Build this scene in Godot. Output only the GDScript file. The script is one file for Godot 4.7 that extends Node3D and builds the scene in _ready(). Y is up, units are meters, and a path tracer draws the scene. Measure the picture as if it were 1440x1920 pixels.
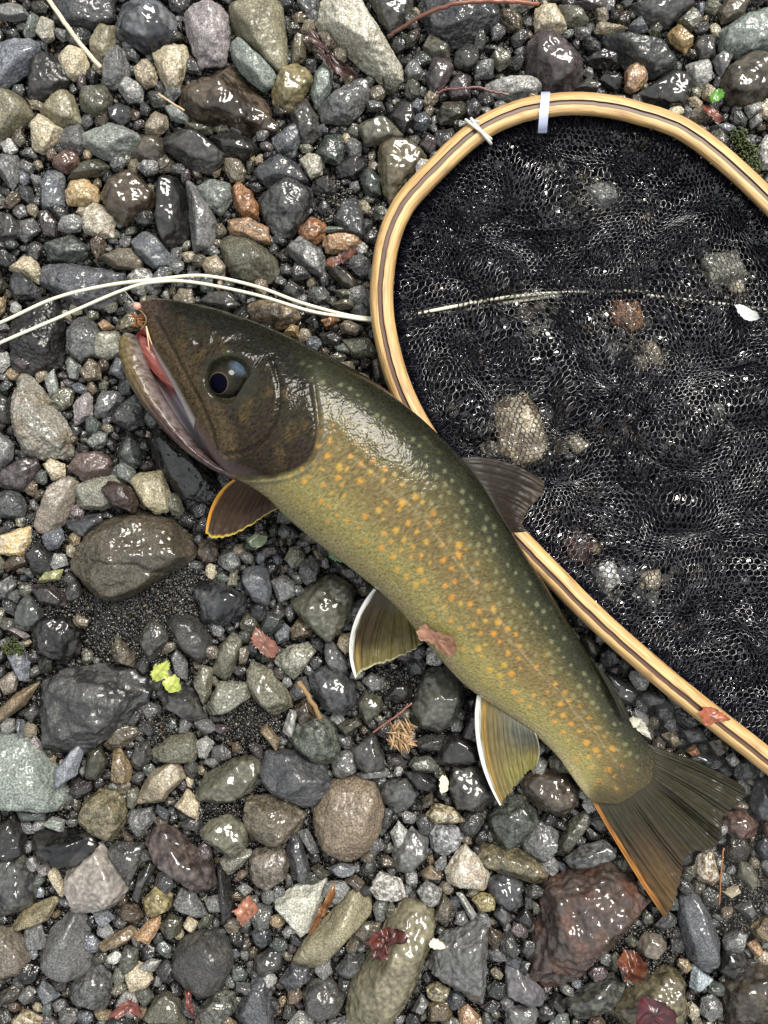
extends Node3D
# A spotted char lying on wet river gravel over a bamboo landing net, seen from above.
# PX is the size of one photograph pixel on the gravel; the camera hangs EYE metres above it.
const PX := 0.000275
const EYE := 0.44
var rng := RandomNumberGenerator.new()
var noise := FastNoiseLite.new()
var fine := FastNoiseLite.new()
var ridge := FastNoiseLite.new()
var cell := FastNoiseLite.new()
var taken := {}
var mats := {}
var tex := {}
var ico := {}

# ---------------------------------------------------------------- helpers
func at(px: float, py: float, y: float) -> Vector3:
	var k := PX * (EYE - y) / EYE
	return Vector3((px - 720.0) * k, y, (py - 960.0) * k)

func lin(r: float, g: float, b: float) -> Color:
	return Color(r / 255.0, g / 255.0, b / 255.0).srgb_to_linear()

func numbered(called: String) -> String:
	if not taken.has(called):
		taken[called] = 0
		return called
	taken[called] += 1
	return "%s_%03d" % [called, taken[called]]

func tag(o: Node3D, label: String, category: String, group := "", kind := "") -> Node3D:
	o.set_meta("label", label)
	if category != "":
		o.set_meta("category", category)
	if group != "":
		o.set_meta("group", group)
	if kind != "":
		o.set_meta("kind", kind)
	return o

func thing(called: String, where: Vector3) -> Node3D:
	var o := Node3D.new()
	o.name = numbered(called)
	add_child(o, true)
	o.position = where
	return o

class Shape:
	var v := PackedVector3Array()
	var c := PackedColorArray()
	var uv := PackedVector2Array()
	var f := PackedInt32Array()
	func tri(a: int, b: int, d: int) -> void:   # counter-clockwise seen from outside
		f.push_back(a)
		f.push_back(d)
		f.push_back(b)
	func grid(rows: int, cols: int, start: int, wrap: bool, flip := false) -> void:
		var last := cols if wrap else cols - 1
		for i in rows - 1:
			for j in last:
				var a := start + i * cols + j
				var b := start + i * cols + (j + 1) % cols
				if flip:
					tri(a, b, a + cols)
					tri(b, b + cols, a + cols)
				else:
					tri(a, a + cols, b)
					tri(b, a + cols, b + cols)
	func mesh() -> ArrayMesh:
		var n := PackedVector3Array()
		n.resize(v.size())
		for k in range(0, f.size(), 3):
			var a := f[k]
			var b := f[k + 2]
			var d := f[k + 1]
			var w := (v[b] - v[a]).cross(v[d] - v[a])
			n[a] += w
			n[b] += w
			n[d] += w
		for k in n.size():
			n[k] = n[k].normalized() if n[k].length_squared() > 1e-30 else Vector3.UP
		var arr := []
		arr.resize(Mesh.ARRAY_MAX)
		arr[Mesh.ARRAY_VERTEX] = v
		arr[Mesh.ARRAY_NORMAL] = n
		if c.size() == v.size():
			arr[Mesh.ARRAY_COLOR] = c
		if uv.size() == v.size():
			arr[Mesh.ARRAY_TEX_UV] = uv
		arr[Mesh.ARRAY_INDEX] = f
		var m := ArrayMesh.new()
		m.add_surface_from_arrays(Mesh.PRIMITIVE_TRIANGLES, arr)
		return m

func put(called: String, s: Shape, m: Material, parent: Node3D = null) -> MeshInstance3D:
	var o := MeshInstance3D.new()
	o.mesh = s.mesh()
	o.material_override = m
	if parent == null:
		o.name = numbered(called)
		add_child(o, true)
	else:
		var k := 0
		var n := called
		while parent.has_node(n):
			k += 1
			n = "%s_%03d" % [called, k]
		o.name = n
		parent.add_child(o, true)
	return o

func sphere(level: int) -> Array:   # [unit vertices, counter-clockwise faces] of a subdivided icosahedron
	if ico.has(level):
		return ico[level]
	var v := PackedVector3Array()
	var f := PackedInt32Array()
	if level == 0:
		var t := (1.0 + sqrt(5.0)) / 2.0
		for p in [Vector3(-1, t, 0), Vector3(1, t, 0), Vector3(-1, -t, 0), Vector3(1, -t, 0), Vector3(0, -1, t), Vector3(0, 1, t), Vector3(0, -1, -t), Vector3(0, 1, -t), Vector3(t, 0, -1), Vector3(t, 0, 1), Vector3(-t, 0, -1), Vector3(-t, 0, 1)]:
			v.push_back(p.normalized())
		f = PackedInt32Array([0, 11, 5, 0, 5, 1, 0, 1, 7, 0, 7, 10, 0, 10, 11, 1, 5, 9, 5, 11, 4, 11, 10, 2, 10, 7, 6, 7, 1, 8, 3, 9, 4, 3, 4, 2, 3, 2, 6, 3, 6, 8, 3, 8, 9, 4, 9, 5, 2, 4, 11, 6, 2, 10, 8, 6, 7, 9, 8, 1])
	else:
		var below := sphere(level - 1)
		v = below[0].duplicate()
		var g: PackedInt32Array = below[1]
		var mid := {}
		for k in range(0, g.size(), 3):
			var e := [0, 0, 0]
			for j in 3:
				var a := g[k + j]
				var b := g[k + (j + 1) % 3]
				var key := mini(a, b) * 100000 + maxi(a, b)
				if not mid.has(key):
					mid[key] = v.size()
					v.push_back((v[a] + v[b]).normalized())
				e[j] = mid[key]
			f.append_array(PackedInt32Array([g[k], e[0], e[2], g[k + 1], e[1], e[0], g[k + 2], e[2], e[1], e[0], e[1], e[2]]))
	ico[level] = [v, f]
	return ico[level]

func tube(s: Shape, pts: PackedVector3Array, radii: Array, sides: int, col: Color, col2: Color = Color(-1, 0, 0)) -> void:
	var start := s.v.size()
	var n := pts.size()
	for i in n:
		var t := (pts[mini(i + 1, n - 1)] - pts[maxi(i - 1, 0)]).normalized()
		var x := t.cross(Vector3.UP)
		if x.length() < 0.01:
			x = t.cross(Vector3.RIGHT)
		x = x.normalized()
		var y := x.cross(t)
		var r: float = radii[i] if radii.size() == n else radii[0]
		var cc := col if col2.r < 0 else col.lerp(col2, float(i) / (n - 1))
		for j in sides:
			var a := TAU * j / sides
			s.v.push_back(pts[i] + (x * cos(a) + y * sin(a)) * r)
			s.c.push_back(cc)
	s.grid(n, sides, start, true, true)
	for e in [0, n - 1]:
		var m := s.v.size()
		s.v.push_back(pts[e])
		s.c.push_back(col if e == 0 or col2.r < 0 else col2)
		for j in sides:
			var a: int = start + e * sides + j
			var b: int = start + e * sides + (j + 1) % sides
			if e == 0:
				s.tri(m, b, a)
			else:
				s.tri(m, a, b)

func spline(p: PackedVector2Array, steps: int) -> PackedVector2Array:
	var out := PackedVector2Array()
	var n := p.size()
	for i in n - 1:
		for k in steps:
			out.push_back(p[i].cubic_interpolate(p[i + 1], p[maxi(i - 1, 0)], p[mini(i + 2, n - 1)], float(k) / steps))
	out.push_back(p[n - 1])
	return out

func points(a: Array) -> PackedVector2Array:
	var p := PackedVector2Array()
	for k in range(0, a.size(), 2):
		p.push_back(Vector2(a[k], a[k + 1]))
	return p

func along(p: PackedVector2Array, u: float) -> Vector2:   # by the number of points, smooth
	var n := p.size()
	var t := clampf(u, 0, 1) * (n - 1)
	var i := mini(int(t), n - 2)
	return p[i].cubic_interpolate(p[i + 1], p[maxi(i - 1, 0)], p[mini(i + 2, n - 1)], t - i)

func seg_dist(p: Vector2, line: PackedVector2Array) -> float:
	var best := 1e9
	for i in line.size() - 1:
		best = minf(best, p.distance_squared_to(Geometry2D.get_closest_point_to_segment(p, line[i], line[i + 1])))
	return sqrt(best)

func ss(a: float, b: float, x: float) -> float:
	return smoothstep(a, b, x)

# ---------------------------------------------------------------- textures and materials
func seamless(size: int, kind: int, freq: float, oct: int, salt: int, lo := 0, hi := 255) -> Image:
	var f := FastNoiseLite.new()
	f.noise_type = kind as FastNoiseLite.NoiseType
	f.seed = salt
	f.frequency = freq
	f.fractal_octaves = oct
	f.fractal_type = FastNoiseLite.FRACTAL_FBM if oct > 1 else FastNoiseLite.FRACTAL_NONE
	if kind == FastNoiseLite.TYPE_CELLULAR:
		f.cellular_return_type = FastNoiseLite.RETURN_DISTANCE
	var im := f.get_seamless_image(size, size)
	im.convert(Image.FORMAT_L8)
	if lo != 0 or hi != 255:
		var d := im.get_data()
		for k in d.size():
			d[k] = lo + (hi - lo) * d[k] / 255
		im = Image.create_from_data(size, size, false, Image.FORMAT_L8, d)
	return im

func make_textures() -> void:
	tex.grain = ImageTexture.create_from_image(seamless(512, FastNoiseLite.TYPE_SIMPLEX, 0.03, 5, 3, 130, 255))
	tex.speck = ImageTexture.create_from_image(seamless(512, FastNoiseLite.TYPE_SIMPLEX, 0.045, 4, 9, 90, 255))
	tex.bump = ImageTexture.create_from_image(seamless(512, FastNoiseLite.TYPE_SIMPLEX, 0.013, 2, 21))
	tex.patch = ImageTexture.create_from_image(seamless(512, FastNoiseLite.TYPE_SIMPLEX, 0.018, 4, 33, 40, 255))
	tex.scale = ImageTexture.create_from_image(seamless(512, FastNoiseLite.TYPE_CELLULAR, 0.05, 1, 5))

func surface(key: String, rough: float, bump: float, tile: float, grain: String, coat := 0.0, patchy := true) -> StandardMaterial3D:
	var m := StandardMaterial3D.new()
	m.vertex_color_use_as_albedo = true
	m.uv1_triplanar = true
	m.uv1_world_triplanar = true
	m.uv1_scale = Vector3.ONE / tile
	if grain != "":
		m.albedo_texture = tex[grain]
	m.roughness = rough
	if patchy:
		m.roughness_texture = tex.patch
		m.roughness_texture_channel = BaseMaterial3D.TEXTURE_CHANNEL_GRAYSCALE
	if bump > 0:
		m.heightmap_enabled = true
		m.heightmap_texture = tex.bump
		m.heightmap_scale = bump
	if coat > 0:
		m.clearcoat_enabled = true
		m.clearcoat = coat
		m.clearcoat_roughness = 0.08
	mats[key] = m
	return m

func plain(key: String, rough: float, spec := 0.5) -> StandardMaterial3D:
	var m := StandardMaterial3D.new()
	m.vertex_color_use_as_albedo = true
	m.roughness = rough
	m.metallic_specular = spec
	mats[key] = m
	return m

func make_materials() -> void:
	surface("g", 0.12, 0.08, 0.055, "grain", 0.0)
	surface("w", 0.32, 0.075, 0.036, "speck", 0.0)
	surface("d", 0.7, 0.05, 0.03, "speck", 0.0)
	surface("gravel", 0.28, 0.06, 0.024, "speck", 0.0)
	surface("damp", 0.55, 0.06, 0.032, "speck", 0.0)
	surface("damp_gravel", 0.6, 0.05, 0.026, "speck", 0.0)
	surface("soil", 0.5, 0.12, 0.02, "speck", 0.0)
	surface("skin", 0.27, 0.012, 0.028, "", 0.0, true).metallic_specular = 0.3
	mats.skin.heightmap_texture = tex.scale
	surface("fin", 0.4, 0.0, 0.02, "", 0.0, false).metallic_specular = 0.28
	mats.fin.backlight_enabled = true
	mats.fin.backlight = Color(0.25, 0.25, 0.25)
	mats.fin.cull_mode = BaseMaterial3D.CULL_DISABLED
	surface("wet_fin", 0.24, 0.0, 0.02, "", 0.0, false).metallic_specular = 0.34
	mats.wet_fin.backlight_enabled = true
	mats.wet_fin.backlight = Color(0.25, 0.25, 0.25)
	plain("eye", 0.08, 0.3)
	plain("pupil", 0.06, 0.15)
	plain("flesh", 0.25)
	plain("wood", 0.48)
	plain("strand", 0.25, 0.3)
	plain("wet_strand", 0.2, 1.0)
	plain("cord", 0.5)
	plain("leaf", 0.3)
	plain("dry", 0.8)
	var t := plain("plastic", 0.15)
	t.transparency = BaseMaterial3D.TRANSPARENCY_ALPHA
	t.vertex_color_use_as_albedo = false
	t.albedo_color = Color(0.72, 0.75, 0.85, 0.62)
	var w := plain("film", 0.03)
	w.vertex_color_use_as_albedo = false
	w.transparency = BaseMaterial3D.TRANSPARENCY_ALPHA
	w.albedo_color = Color(0.1, 0.1, 0.12, 0.02)
	w = plain("water", 0.03, 0.22)
	w.vertex_color_use_as_albedo = false
	w.transparency = BaseMaterial3D.TRANSPARENCY_ALPHA
	w.albedo_color = Color(0.25, 0.22, 0.16, 0.02)

# ---------------------------------------------------------------- the scene
func _ready() -> void:
	var cam := Camera3D.new()
	cam.position = Vector3(0, EYE, 0)
	cam.rotation_degrees = Vector3(-90, 0, 0)
	cam.fov = rad_to_deg(2.0 * atan(960.0 * PX / EYE))
	cam.near = 0.01
	cam.far = 60.0
	add_child(cam)
	cam.current = true
	var sky_m := ProceduralSkyMaterial.new()
	sky_m.sky_top_color = Color(0.66, 0.67, 0.68)
	sky_m.sky_horizon_color = Color(0.36, 0.37, 0.38)
	sky_m.sky_curve = 0.5
	sky_m.ground_bottom_color = Color(0.12, 0.12, 0.11)
	sky_m.ground_horizon_color = Color(0.3, 0.31, 0.31)
	var sky := Sky.new()
	sky.sky_material = sky_m
	var env := Environment.new()
	env.background_mode = Environment.BG_SKY
	env.sky = sky
	env.ambient_light_source = Environment.AMBIENT_SOURCE_SKY
	env.tonemap_mode = Environment.TONE_MAPPER_LINEAR
	env.tonemap_exposure = 3.8
	env.sdfgi_enabled = true
	env.ssao_enabled = true
	env.ssil_enabled = true
	var we := WorldEnvironment.new()
	we.environment = env
	add_child(we)
	var sun := DirectionalLight3D.new()
	sun.light_energy = 0.5
	sun.light_angular_distance = 27.0
	sun.light_color = Color(1.0, 0.98, 0.95)
	sun.shadow_enabled = true
	sun.look_at_from_position(Vector3(0.45, 1.1, -0.75), Vector3.ZERO)
	add_child(sun)
	rng.seed = 7
	noise.seed = 11
	noise.frequency = 1.0
	noise.noise_type = FastNoiseLite.TYPE_SIMPLEX_SMOOTH
	noise.fractal_type = FastNoiseLite.FRACTAL_FBM
	noise.fractal_octaves = 3
	fine.seed = 23
	fine.frequency = 1.0
	fine.noise_type = FastNoiseLite.TYPE_SIMPLEX
	fine.fractal_type = FastNoiseLite.FRACTAL_NONE
	ridge.seed = 31
	ridge.frequency = 1.0
	ridge.noise_type = FastNoiseLite.TYPE_SIMPLEX_SMOOTH
	ridge.fractal_type = FastNoiseLite.FRACTAL_RIDGED
	ridge.fractal_octaves = 3
	cell.seed = 41
	cell.frequency = 1.0
	cell.noise_type = FastNoiseLite.TYPE_CELLULAR
	cell.cellular_return_type = FastNoiseLite.RETURN_DISTANCE
	make_textures()
	make_materials()
	hoop_path()
	var t0 := Time.get_ticks_msec()
	build_ground()
	build_stones()
	print("stones ", Time.get_ticks_msec() - t0)
	build_gravel()
	print("gravel ", Time.get_ticks_msec() - t0)
	build_net()
	print("net ", Time.get_ticks_msec() - t0)
	build_fish()
	print("fish ", Time.get_ticks_msec() - t0)
	build_small_things()
	print("all ", Time.get_ticks_msec() - t0)

# ---------------------------------------------------------------- ground
var silts := [[235, 1165, 120], [330, 1125, 105], [470, 1355, 70], [110, 1130, 60], [425, 1545, 62], [55, 1000, 40], [625, 375, 42], [1225, 1790, 66], [735, 1300, 60], [300, 1380, 50], [1400, 1690, 70]]

func silt(p: Vector2) -> float:    # patches of fine black silt without pebbles
	var o := 0.0
	for w in silts:
		o = maxf(o, ss(float(w[2]), float(w[2]) * 0.6, p.distance_to(Vector2(w[0], w[1])) + 22.0 * fine.get_noise_2d(p.x * 0.03, p.y * 0.03)))
	return o

func bed_height(x: float, z: float) -> float:
	return -0.0075 + 0.0022 * noise.get_noise_2d(x * 0.01, z * 0.01) + 0.0012 * fine.get_noise_2d(x * 0.05, z * 0.05)

func build_ground() -> void:
	var xs := PackedFloat32Array([-16000, -8000, -4000, -2000])
	var zs := PackedFloat32Array([-16000, -8000, -4000, -2000])
	for k in range(-1000, 2480, 12):
		xs.push_back(k)
	for k in range(-1000, 2980, 12):
		zs.push_back(k)
	for k in [3400, 4500, 8500, 16000]:
		xs.push_back(k)
		zs.push_back(k)
	var s := Shape.new()
	for z in zs:
		for x in xs:
			var p := at(x, z, 0)
			p.y = bed_height(x, z)
			if x > -200 and x < 1700 and z > -200 and z < 2100:
				p.y += silt(Vector2(x, z)) * (0.0050 + 0.0012 * noise.get_noise_2d(x * 0.06, z * 0.06))
			s.v.push_back(p)
			var k := 0.5 + 0.5 * noise.get_noise_2d(x * 0.02 + 50, z * 0.02)
			s.c.push_back(Color(0.012, 0.010, 0.008).lerp(Color(0.03, 0.026, 0.02), k))
	s.grid(zs.size(), xs.size(), 0, false)
	var o := put("ground", s, mats.soil)
	tag(o, "dark wet grit and silt of the river bank under the stones", "", "", "structure")

# ---------------------------------------------------------------- stones
var tones := {
	"bk": [39, 38, 37, 61, 59, 56], "bd": [64, 65, 67, 90, 90, 89], "bl": [95, 98, 103, 128, 128, 126], "bg": [124, 127, 134, 99, 101, 105], "br": [87, 76, 63, 57, 48, 39],
	"bb": [58, 46, 38, 38, 30, 26], "bw": [61, 54, 48, 88, 80, 68], "cg": [165, 161, 146, 124, 119, 103], "cm": [170, 168, 154, 118, 121, 118], "co": [184, 159, 116, 189, 176, 153],
	"cr": [175, 165, 141, 134, 117, 90], "ct": [155, 151, 140, 133, 117, 91], "cy": [154, 146, 120, 105, 95, 76], "dg": [84, 84, 82, 58, 58, 58], "dk": [62, 61, 59, 91, 88, 82],
	"dt": [122, 109, 92, 100, 90, 77], "gd": [78, 83, 78, 56, 60, 56], "gg": [122, 126, 120, 92, 97, 90], "gk": [62, 65, 63, 84, 86, 82], "gm": [86, 89, 81, 60, 64, 55],
	"gn": [124, 131, 124, 100, 108, 101], "gp": [98, 95, 98, 70, 69, 71], "gr": [106, 106, 104, 80, 80, 78], "ho": [166, 141, 97, 135, 109, 72], "ib": [163, 173, 178, 143, 152, 157],
	"lg": [151, 150, 145, 111, 110, 105], "lo": [132, 131, 118, 106, 103, 90], "lp": [138, 132, 125, 163, 156, 146], "ob": [94, 87, 74, 67, 62, 53], "oc": [134, 130, 108, 86, 79, 61],
	"od": [68, 67, 57, 91, 87, 71], "og": [91, 91, 82, 62, 63, 59], "ol": [102, 100, 86, 78, 76, 63], "or": [153, 110, 76, 111, 84, 65], "ot": [120, 115, 94, 98, 92, 74],
	"pb": [80, 70, 64, 96, 74, 66], "pd": [70, 62, 62, 52, 48, 48], "pk": [135, 128, 127, 113, 108, 108], "po": [170, 138, 106, 146, 124, 104], "pu": [86, 78, 78, 64, 58, 58],
	"rb": [102, 87, 81, 75, 64, 61], "rd": [97, 76, 68, 74, 58, 54], "rp": [90, 80, 75, 66, 58, 56], "sl": [87, 88, 91, 67, 68, 71], "tb": [117, 103, 81, 76, 66, 53],
	"tg": [115, 107, 96, 89, 84, 75], "tn": [135, 125, 106, 103, 93, 77], "to": [113, 105, 83, 84, 79, 63], "wc": [182, 175, 159, 139, 123, 98], "wh": [202, 199, 192, 147, 142, 133],
	"wl": [165, 166, 167, 120, 120, 120], "wo": [186, 178, 162, 146, 124, 95], "ye": [140, 129, 93, 103, 94, 67], "yg": [142, 142, 101, 106, 109, 81]}
var covered := PackedByteArray()      # 4 px cells already under a stone, over the whole built area
const CX0 := -1000
const CZ0 := -1000
const CW := 870
const CH := 995

func stone_shape(poly: PackedVector2Array, top: float, rnd: float, level: int, salt: int, ca: Color, cb: Color, pat: String) -> Shape:
	# a solid bounded by a tilted pair of planes through every edge of the outline and by a few top planes, their corners rounded by a p-norm
	var r := RandomNumberGenerator.new()
	r.seed = salt
	var ext := Vector2.ZERO
	for p in poly:
		ext = ext.max(p.abs())
	var power := lerpf(70.0, 7.0, pow(rnd / 9.0, 0.5))
	var pn := PackedVector3Array()
	var n := poly.size()
	var turn := 0.0
	for i in n:
		turn += poly[i].cross(poly[(i + 1) % n])
	for i in n:
		var a := poly[i]
		var b := poly[(i + 1) % n]
		var e := (b - a).normalized()
		var nn := Vector2(e.y, -e.x) * signf(turn)
		var d := maxf(nn.dot(a), ext.length() * 0.12)
		var up := r.randf_range(0.1, 0.55)
		pn.push_back(Vector3(nn.x * cos(up), sin(up), nn.y * cos(up)) / (d * cos(up)))
		pn.push_back(Vector3(nn.x * 0.9, -0.44, nn.y * 0.9) / (d * 0.9))
	var tops := 2 if rnd > 5 else 3
	for i in tops:
		var a := r.randf() * TAU
		var t := r.randf_range(0.02, 0.22 if rnd > 4 else 0.34)
		var d := top * r.randf_range(0.92, 1.08)
		pn.push_back(Vector3(cos(a) * sin(t), cos(t), sin(a) * sin(t)) / d)
	pn.push_back(Vector3(0, -1, 0) / (top * 0.9))
	for i in int(10.0 - rnd):
		var a := r.randf() * TAU
		var t := r.randf_range(0.35, 1.1)
		var q := Vector3(cos(a) * sin(t), cos(t), sin(a) * sin(t))
		pn.push_back(q / ((q * Vector3(ext.x, top, ext.y)).length() * r.randf_range(0.80, 0.98)))
	var sp := sphere(level)
	var dirs: PackedVector3Array = sp[0]
	var s := Shape.new()
	s.f.append_array(flipped(sp[1]))
	var m := dirs.size()
	s.v.resize(m)
	s.c.resize(m)
	var size := maxf(ext.x, ext.y)
	var off := Vector3(r.randf(), r.randf(), r.randf()) * 80.0
	var lump := lerpf(0.10, 0.06, rnd / 9.0)
	var rough_amp := lerpf(0.075, 0.012, rnd / 9.0)
	var lo := Vector3.ONE * 1e9
	var hi := -lo
	for k in m:
		var p := dirs[k] * Vector3(ext.x, top, ext.y)
		var g := 0.0
		for q in pn:
			var t := q.dot(p)
			if t > 0.05:
				g += pow(t, power)
		p /= pow(g, 1.0 / power)
		var w := p / size + off
		var d := 1.0 + lump * noise.get_noise_3dv(w * 1.3) + rough_amp * (ridge.get_noise_3dv(w * 2.2) + 0.35 * fine.get_noise_3dv(w * 9.0))
		if pat == "p":
			var h := cell.get_noise_3dv(w * 2.6)
			d -= 0.10 * ss(-0.72, -0.95, h)
		elif pat == "c":
			d -= 0.06 * exp(-pow((p.z / size - 0.12 - 0.16 * p.x / size + 0.1 * noise.get_noise_3dv(w)) / 0.035, 2.0))
		elif pat == "v":
			d -= 0.02 * ss(0.06, 0.0, absf(noise.get_noise_3dv(w * 1.1 + Vector3(7, 0, 0))))
		elif pat == "e":
			d -= 0.09 * ss(0.16, 0.0, absf(p.x / size + 0.15 - 0.35 * p.z / size)) * ss(-0.7, 0.2, -p.z / size)
		p *= d
		s.v[k] = p
		lo = lo.min(p)
		hi = hi.max(p)
	var want := Vector2(0, 0)
	var plo := Vector2.ONE * 1e9
	var phi := -plo
	for p in poly:
		plo = plo.min(p)
		phi = phi.max(p)
	want = phi - plo
	var fit := Vector3(want.x / (hi.x - lo.x), top / hi.y, want.y / (hi.z - lo.z))
	var shift := Vector3((plo.x + phi.x) * 0.5 - (lo.x + hi.x) * 0.5 * fit.x, 0, (plo.y + phi.y) * 0.5 - (lo.z + hi.z) * 0.5 * fit.z)
	for k in m:
		var w := s.v[k] / size + off
		s.v[k] = s.v[k] * fit + shift
		var a := noise.get_noise_3dv(w * 1.6 + Vector3(20, 0, 0))
		var col := ca.lerp(cb, ss(-0.15, 0.5, a) * 0.6)
		match pat:
			"m":
				col = ca.lerp(cb * 0.85, ss(-0.08, 0.1, noise.get_noise_3dv(w * 3.0)))
				col = col.lerp(ca * 1.5, 0.6 * ss(0.3, 0.45, noise.get_noise_3dv(w * 5.0 + Vector3(5, 5, 5))))
			"s":
				var b := fine.get_noise_3dv(w * 14.0)
				col = col.lerp(ca * 1.7, 0.6 * ss(0.45, 0.7, b)).lerp(cb * 0.55, 0.7 * ss(-0.45, -0.7, b))
			"v":
				col = col.lerp(ca * 1.7 + Color(0.02, 0.02, 0.02), 0.75 * ss(0.05, 0.0, absf(noise.get_noise_3dv(w * 1.4 + Vector3(3, 9, 0)))))
				col = col.lerp(cb * 0.5, 0.6 * ss(0.03, 0.0, absf(noise.get_noise_3dv(w * 1.1 + Vector3(7, 0, 0)))))
			"p":
				col = col.lerp(cb * 0.45, ss(-0.70, -0.9, cell.get_noise_3dv(w * 2.6)))
			"k":
				col = col.lerp(ca * 0.4, ss(0.0, 0.08, noise.get_noise_3dv(w * 1.1 + Vector3(0, 4, 0))))
			"t":
				col = col.lerp(ca * 1.55, 0.6 * ss(0.1, 0.5, fine.get_noise_2d((w.x + w.z * 0.9) * 9.0, w.y * 2.0)))
			"r":
				col = col.lerp(ca * 0.6, 0.7 * ss(-0.75, -0.85, cell.get_noise_3dv(w * 1.5)))
			"e":
				col = col.lerp(lin(112, 76, 62), 0.5 * ss(0.05, 0.4, noise.get_noise_3dv(w * 2.0)))
		col *= 0.72 + 0.56 * (0.5 + 0.5 * noise.get_noise_3dv(w * 4.0 + Vector3(0, 30, 0)) + 0.2 * fine.get_noise_3dv(w * 16.0))
		col.a = 1.0
		s.c[k] = col
	return s

func flipped(f: PackedInt32Array) -> PackedInt32Array:
	var g := f.duplicate()
	for k in range(0, g.size(), 3):
		var t := g[k + 1]
		g[k + 1] = g[k + 2]
		g[k + 2] = t
	return g

func mark(poly: PackedVector2Array) -> void:
	var lo := poly[0]
	var hi := poly[0]
	for p in poly:
		lo = lo.min(p)
		hi = hi.max(p)
	for j in range(int((lo.y - CZ0) / 4), int((hi.y - CZ0) / 4) + 1):
		for i in range(int((lo.x - CX0) / 4), int((hi.x - CX0) / 4) + 1):
			if i >= 0 and j >= 0 and i < CW and j < CH and Geometry2D.is_point_in_polygon(Vector2(CX0 + i * 4 + 2, CZ0 + j * 4 + 2), poly):
				covered[j * CW + i] = 1

func build_stones() -> void:
	covered.resize(CW * CH)
	var salt := 100
	for row in stones_upper() + stones_middle() + stones_lower():
		salt += 1
		var label: String = row[0]
		var code: PackedStringArray = String(row[1]).split(" ")
		var poly := points(row[2])
		mark(poly)
		var mid := Vector2.ZERO
		for p in poly:
			mid += p
		mid /= poly.size()
		var local := PackedVector2Array()
		var area := 0.0
		for i in poly.size():
			area += poly[i].cross(poly[(i + 1) % poly.size()]) * 0.5
		var span := sqrt(absf(area))
		var rnd := float(code[2]) * 0.75
		var top := clampf(span * PX * lerpf(0.5, 0.55, rnd / 9.0), 0.004, 0.024)
		var near := hoop_distance(mid)
		if near < 70 or label.contains("netting"):
			top = minf(top, 0.0075)
		if label.contains("fish") or label.contains("jaw") or label.contains("belly"):
			top = minf(top, 0.011)
		var base := -top * 0.18 + rng.randf_range(-0.001, 0.001)
		if label.contains("lying on the") or label.contains("resting on"):
			base += 0.006
		var k := PX * (EYE - base - top * 0.35) / EYE
		for p in poly:
			local.push_back((p - mid) * k * 1.09)
		var t: Array = tones[code[0]]
		var j := rng.randf_range(1.16, 1.4)
		var wet := 0.82 if code[1] == "g" else (0.92 if code[1] == "w" else 1.0)
		var ca := lin(t[0] * j * wet, t[1] * j * wet, t[2] * j * wet)
		var cb := lin(t[3] * j * wet, t[4] * j * wet, t[5] * j * wet)
		var level := 5 if span > 100 else 4
		var s := stone_shape(local, top, rnd, level, salt, ca, cb, code[3])
		var big := span >= 60.0
		var o := put("cobble" if big else "pebble", s, mats["damp" if code[1] == "w" and salt % 3 == 0 else code[1]])
		o.position = at(mid.x, mid.y, base + top * 0.35) - Vector3(0, top * 0.35, 0)
		tag(o, label, "cobble" if big else "pebble", "large stones of the gravel bank" if big else "pebbles of the gravel bank")

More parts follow.
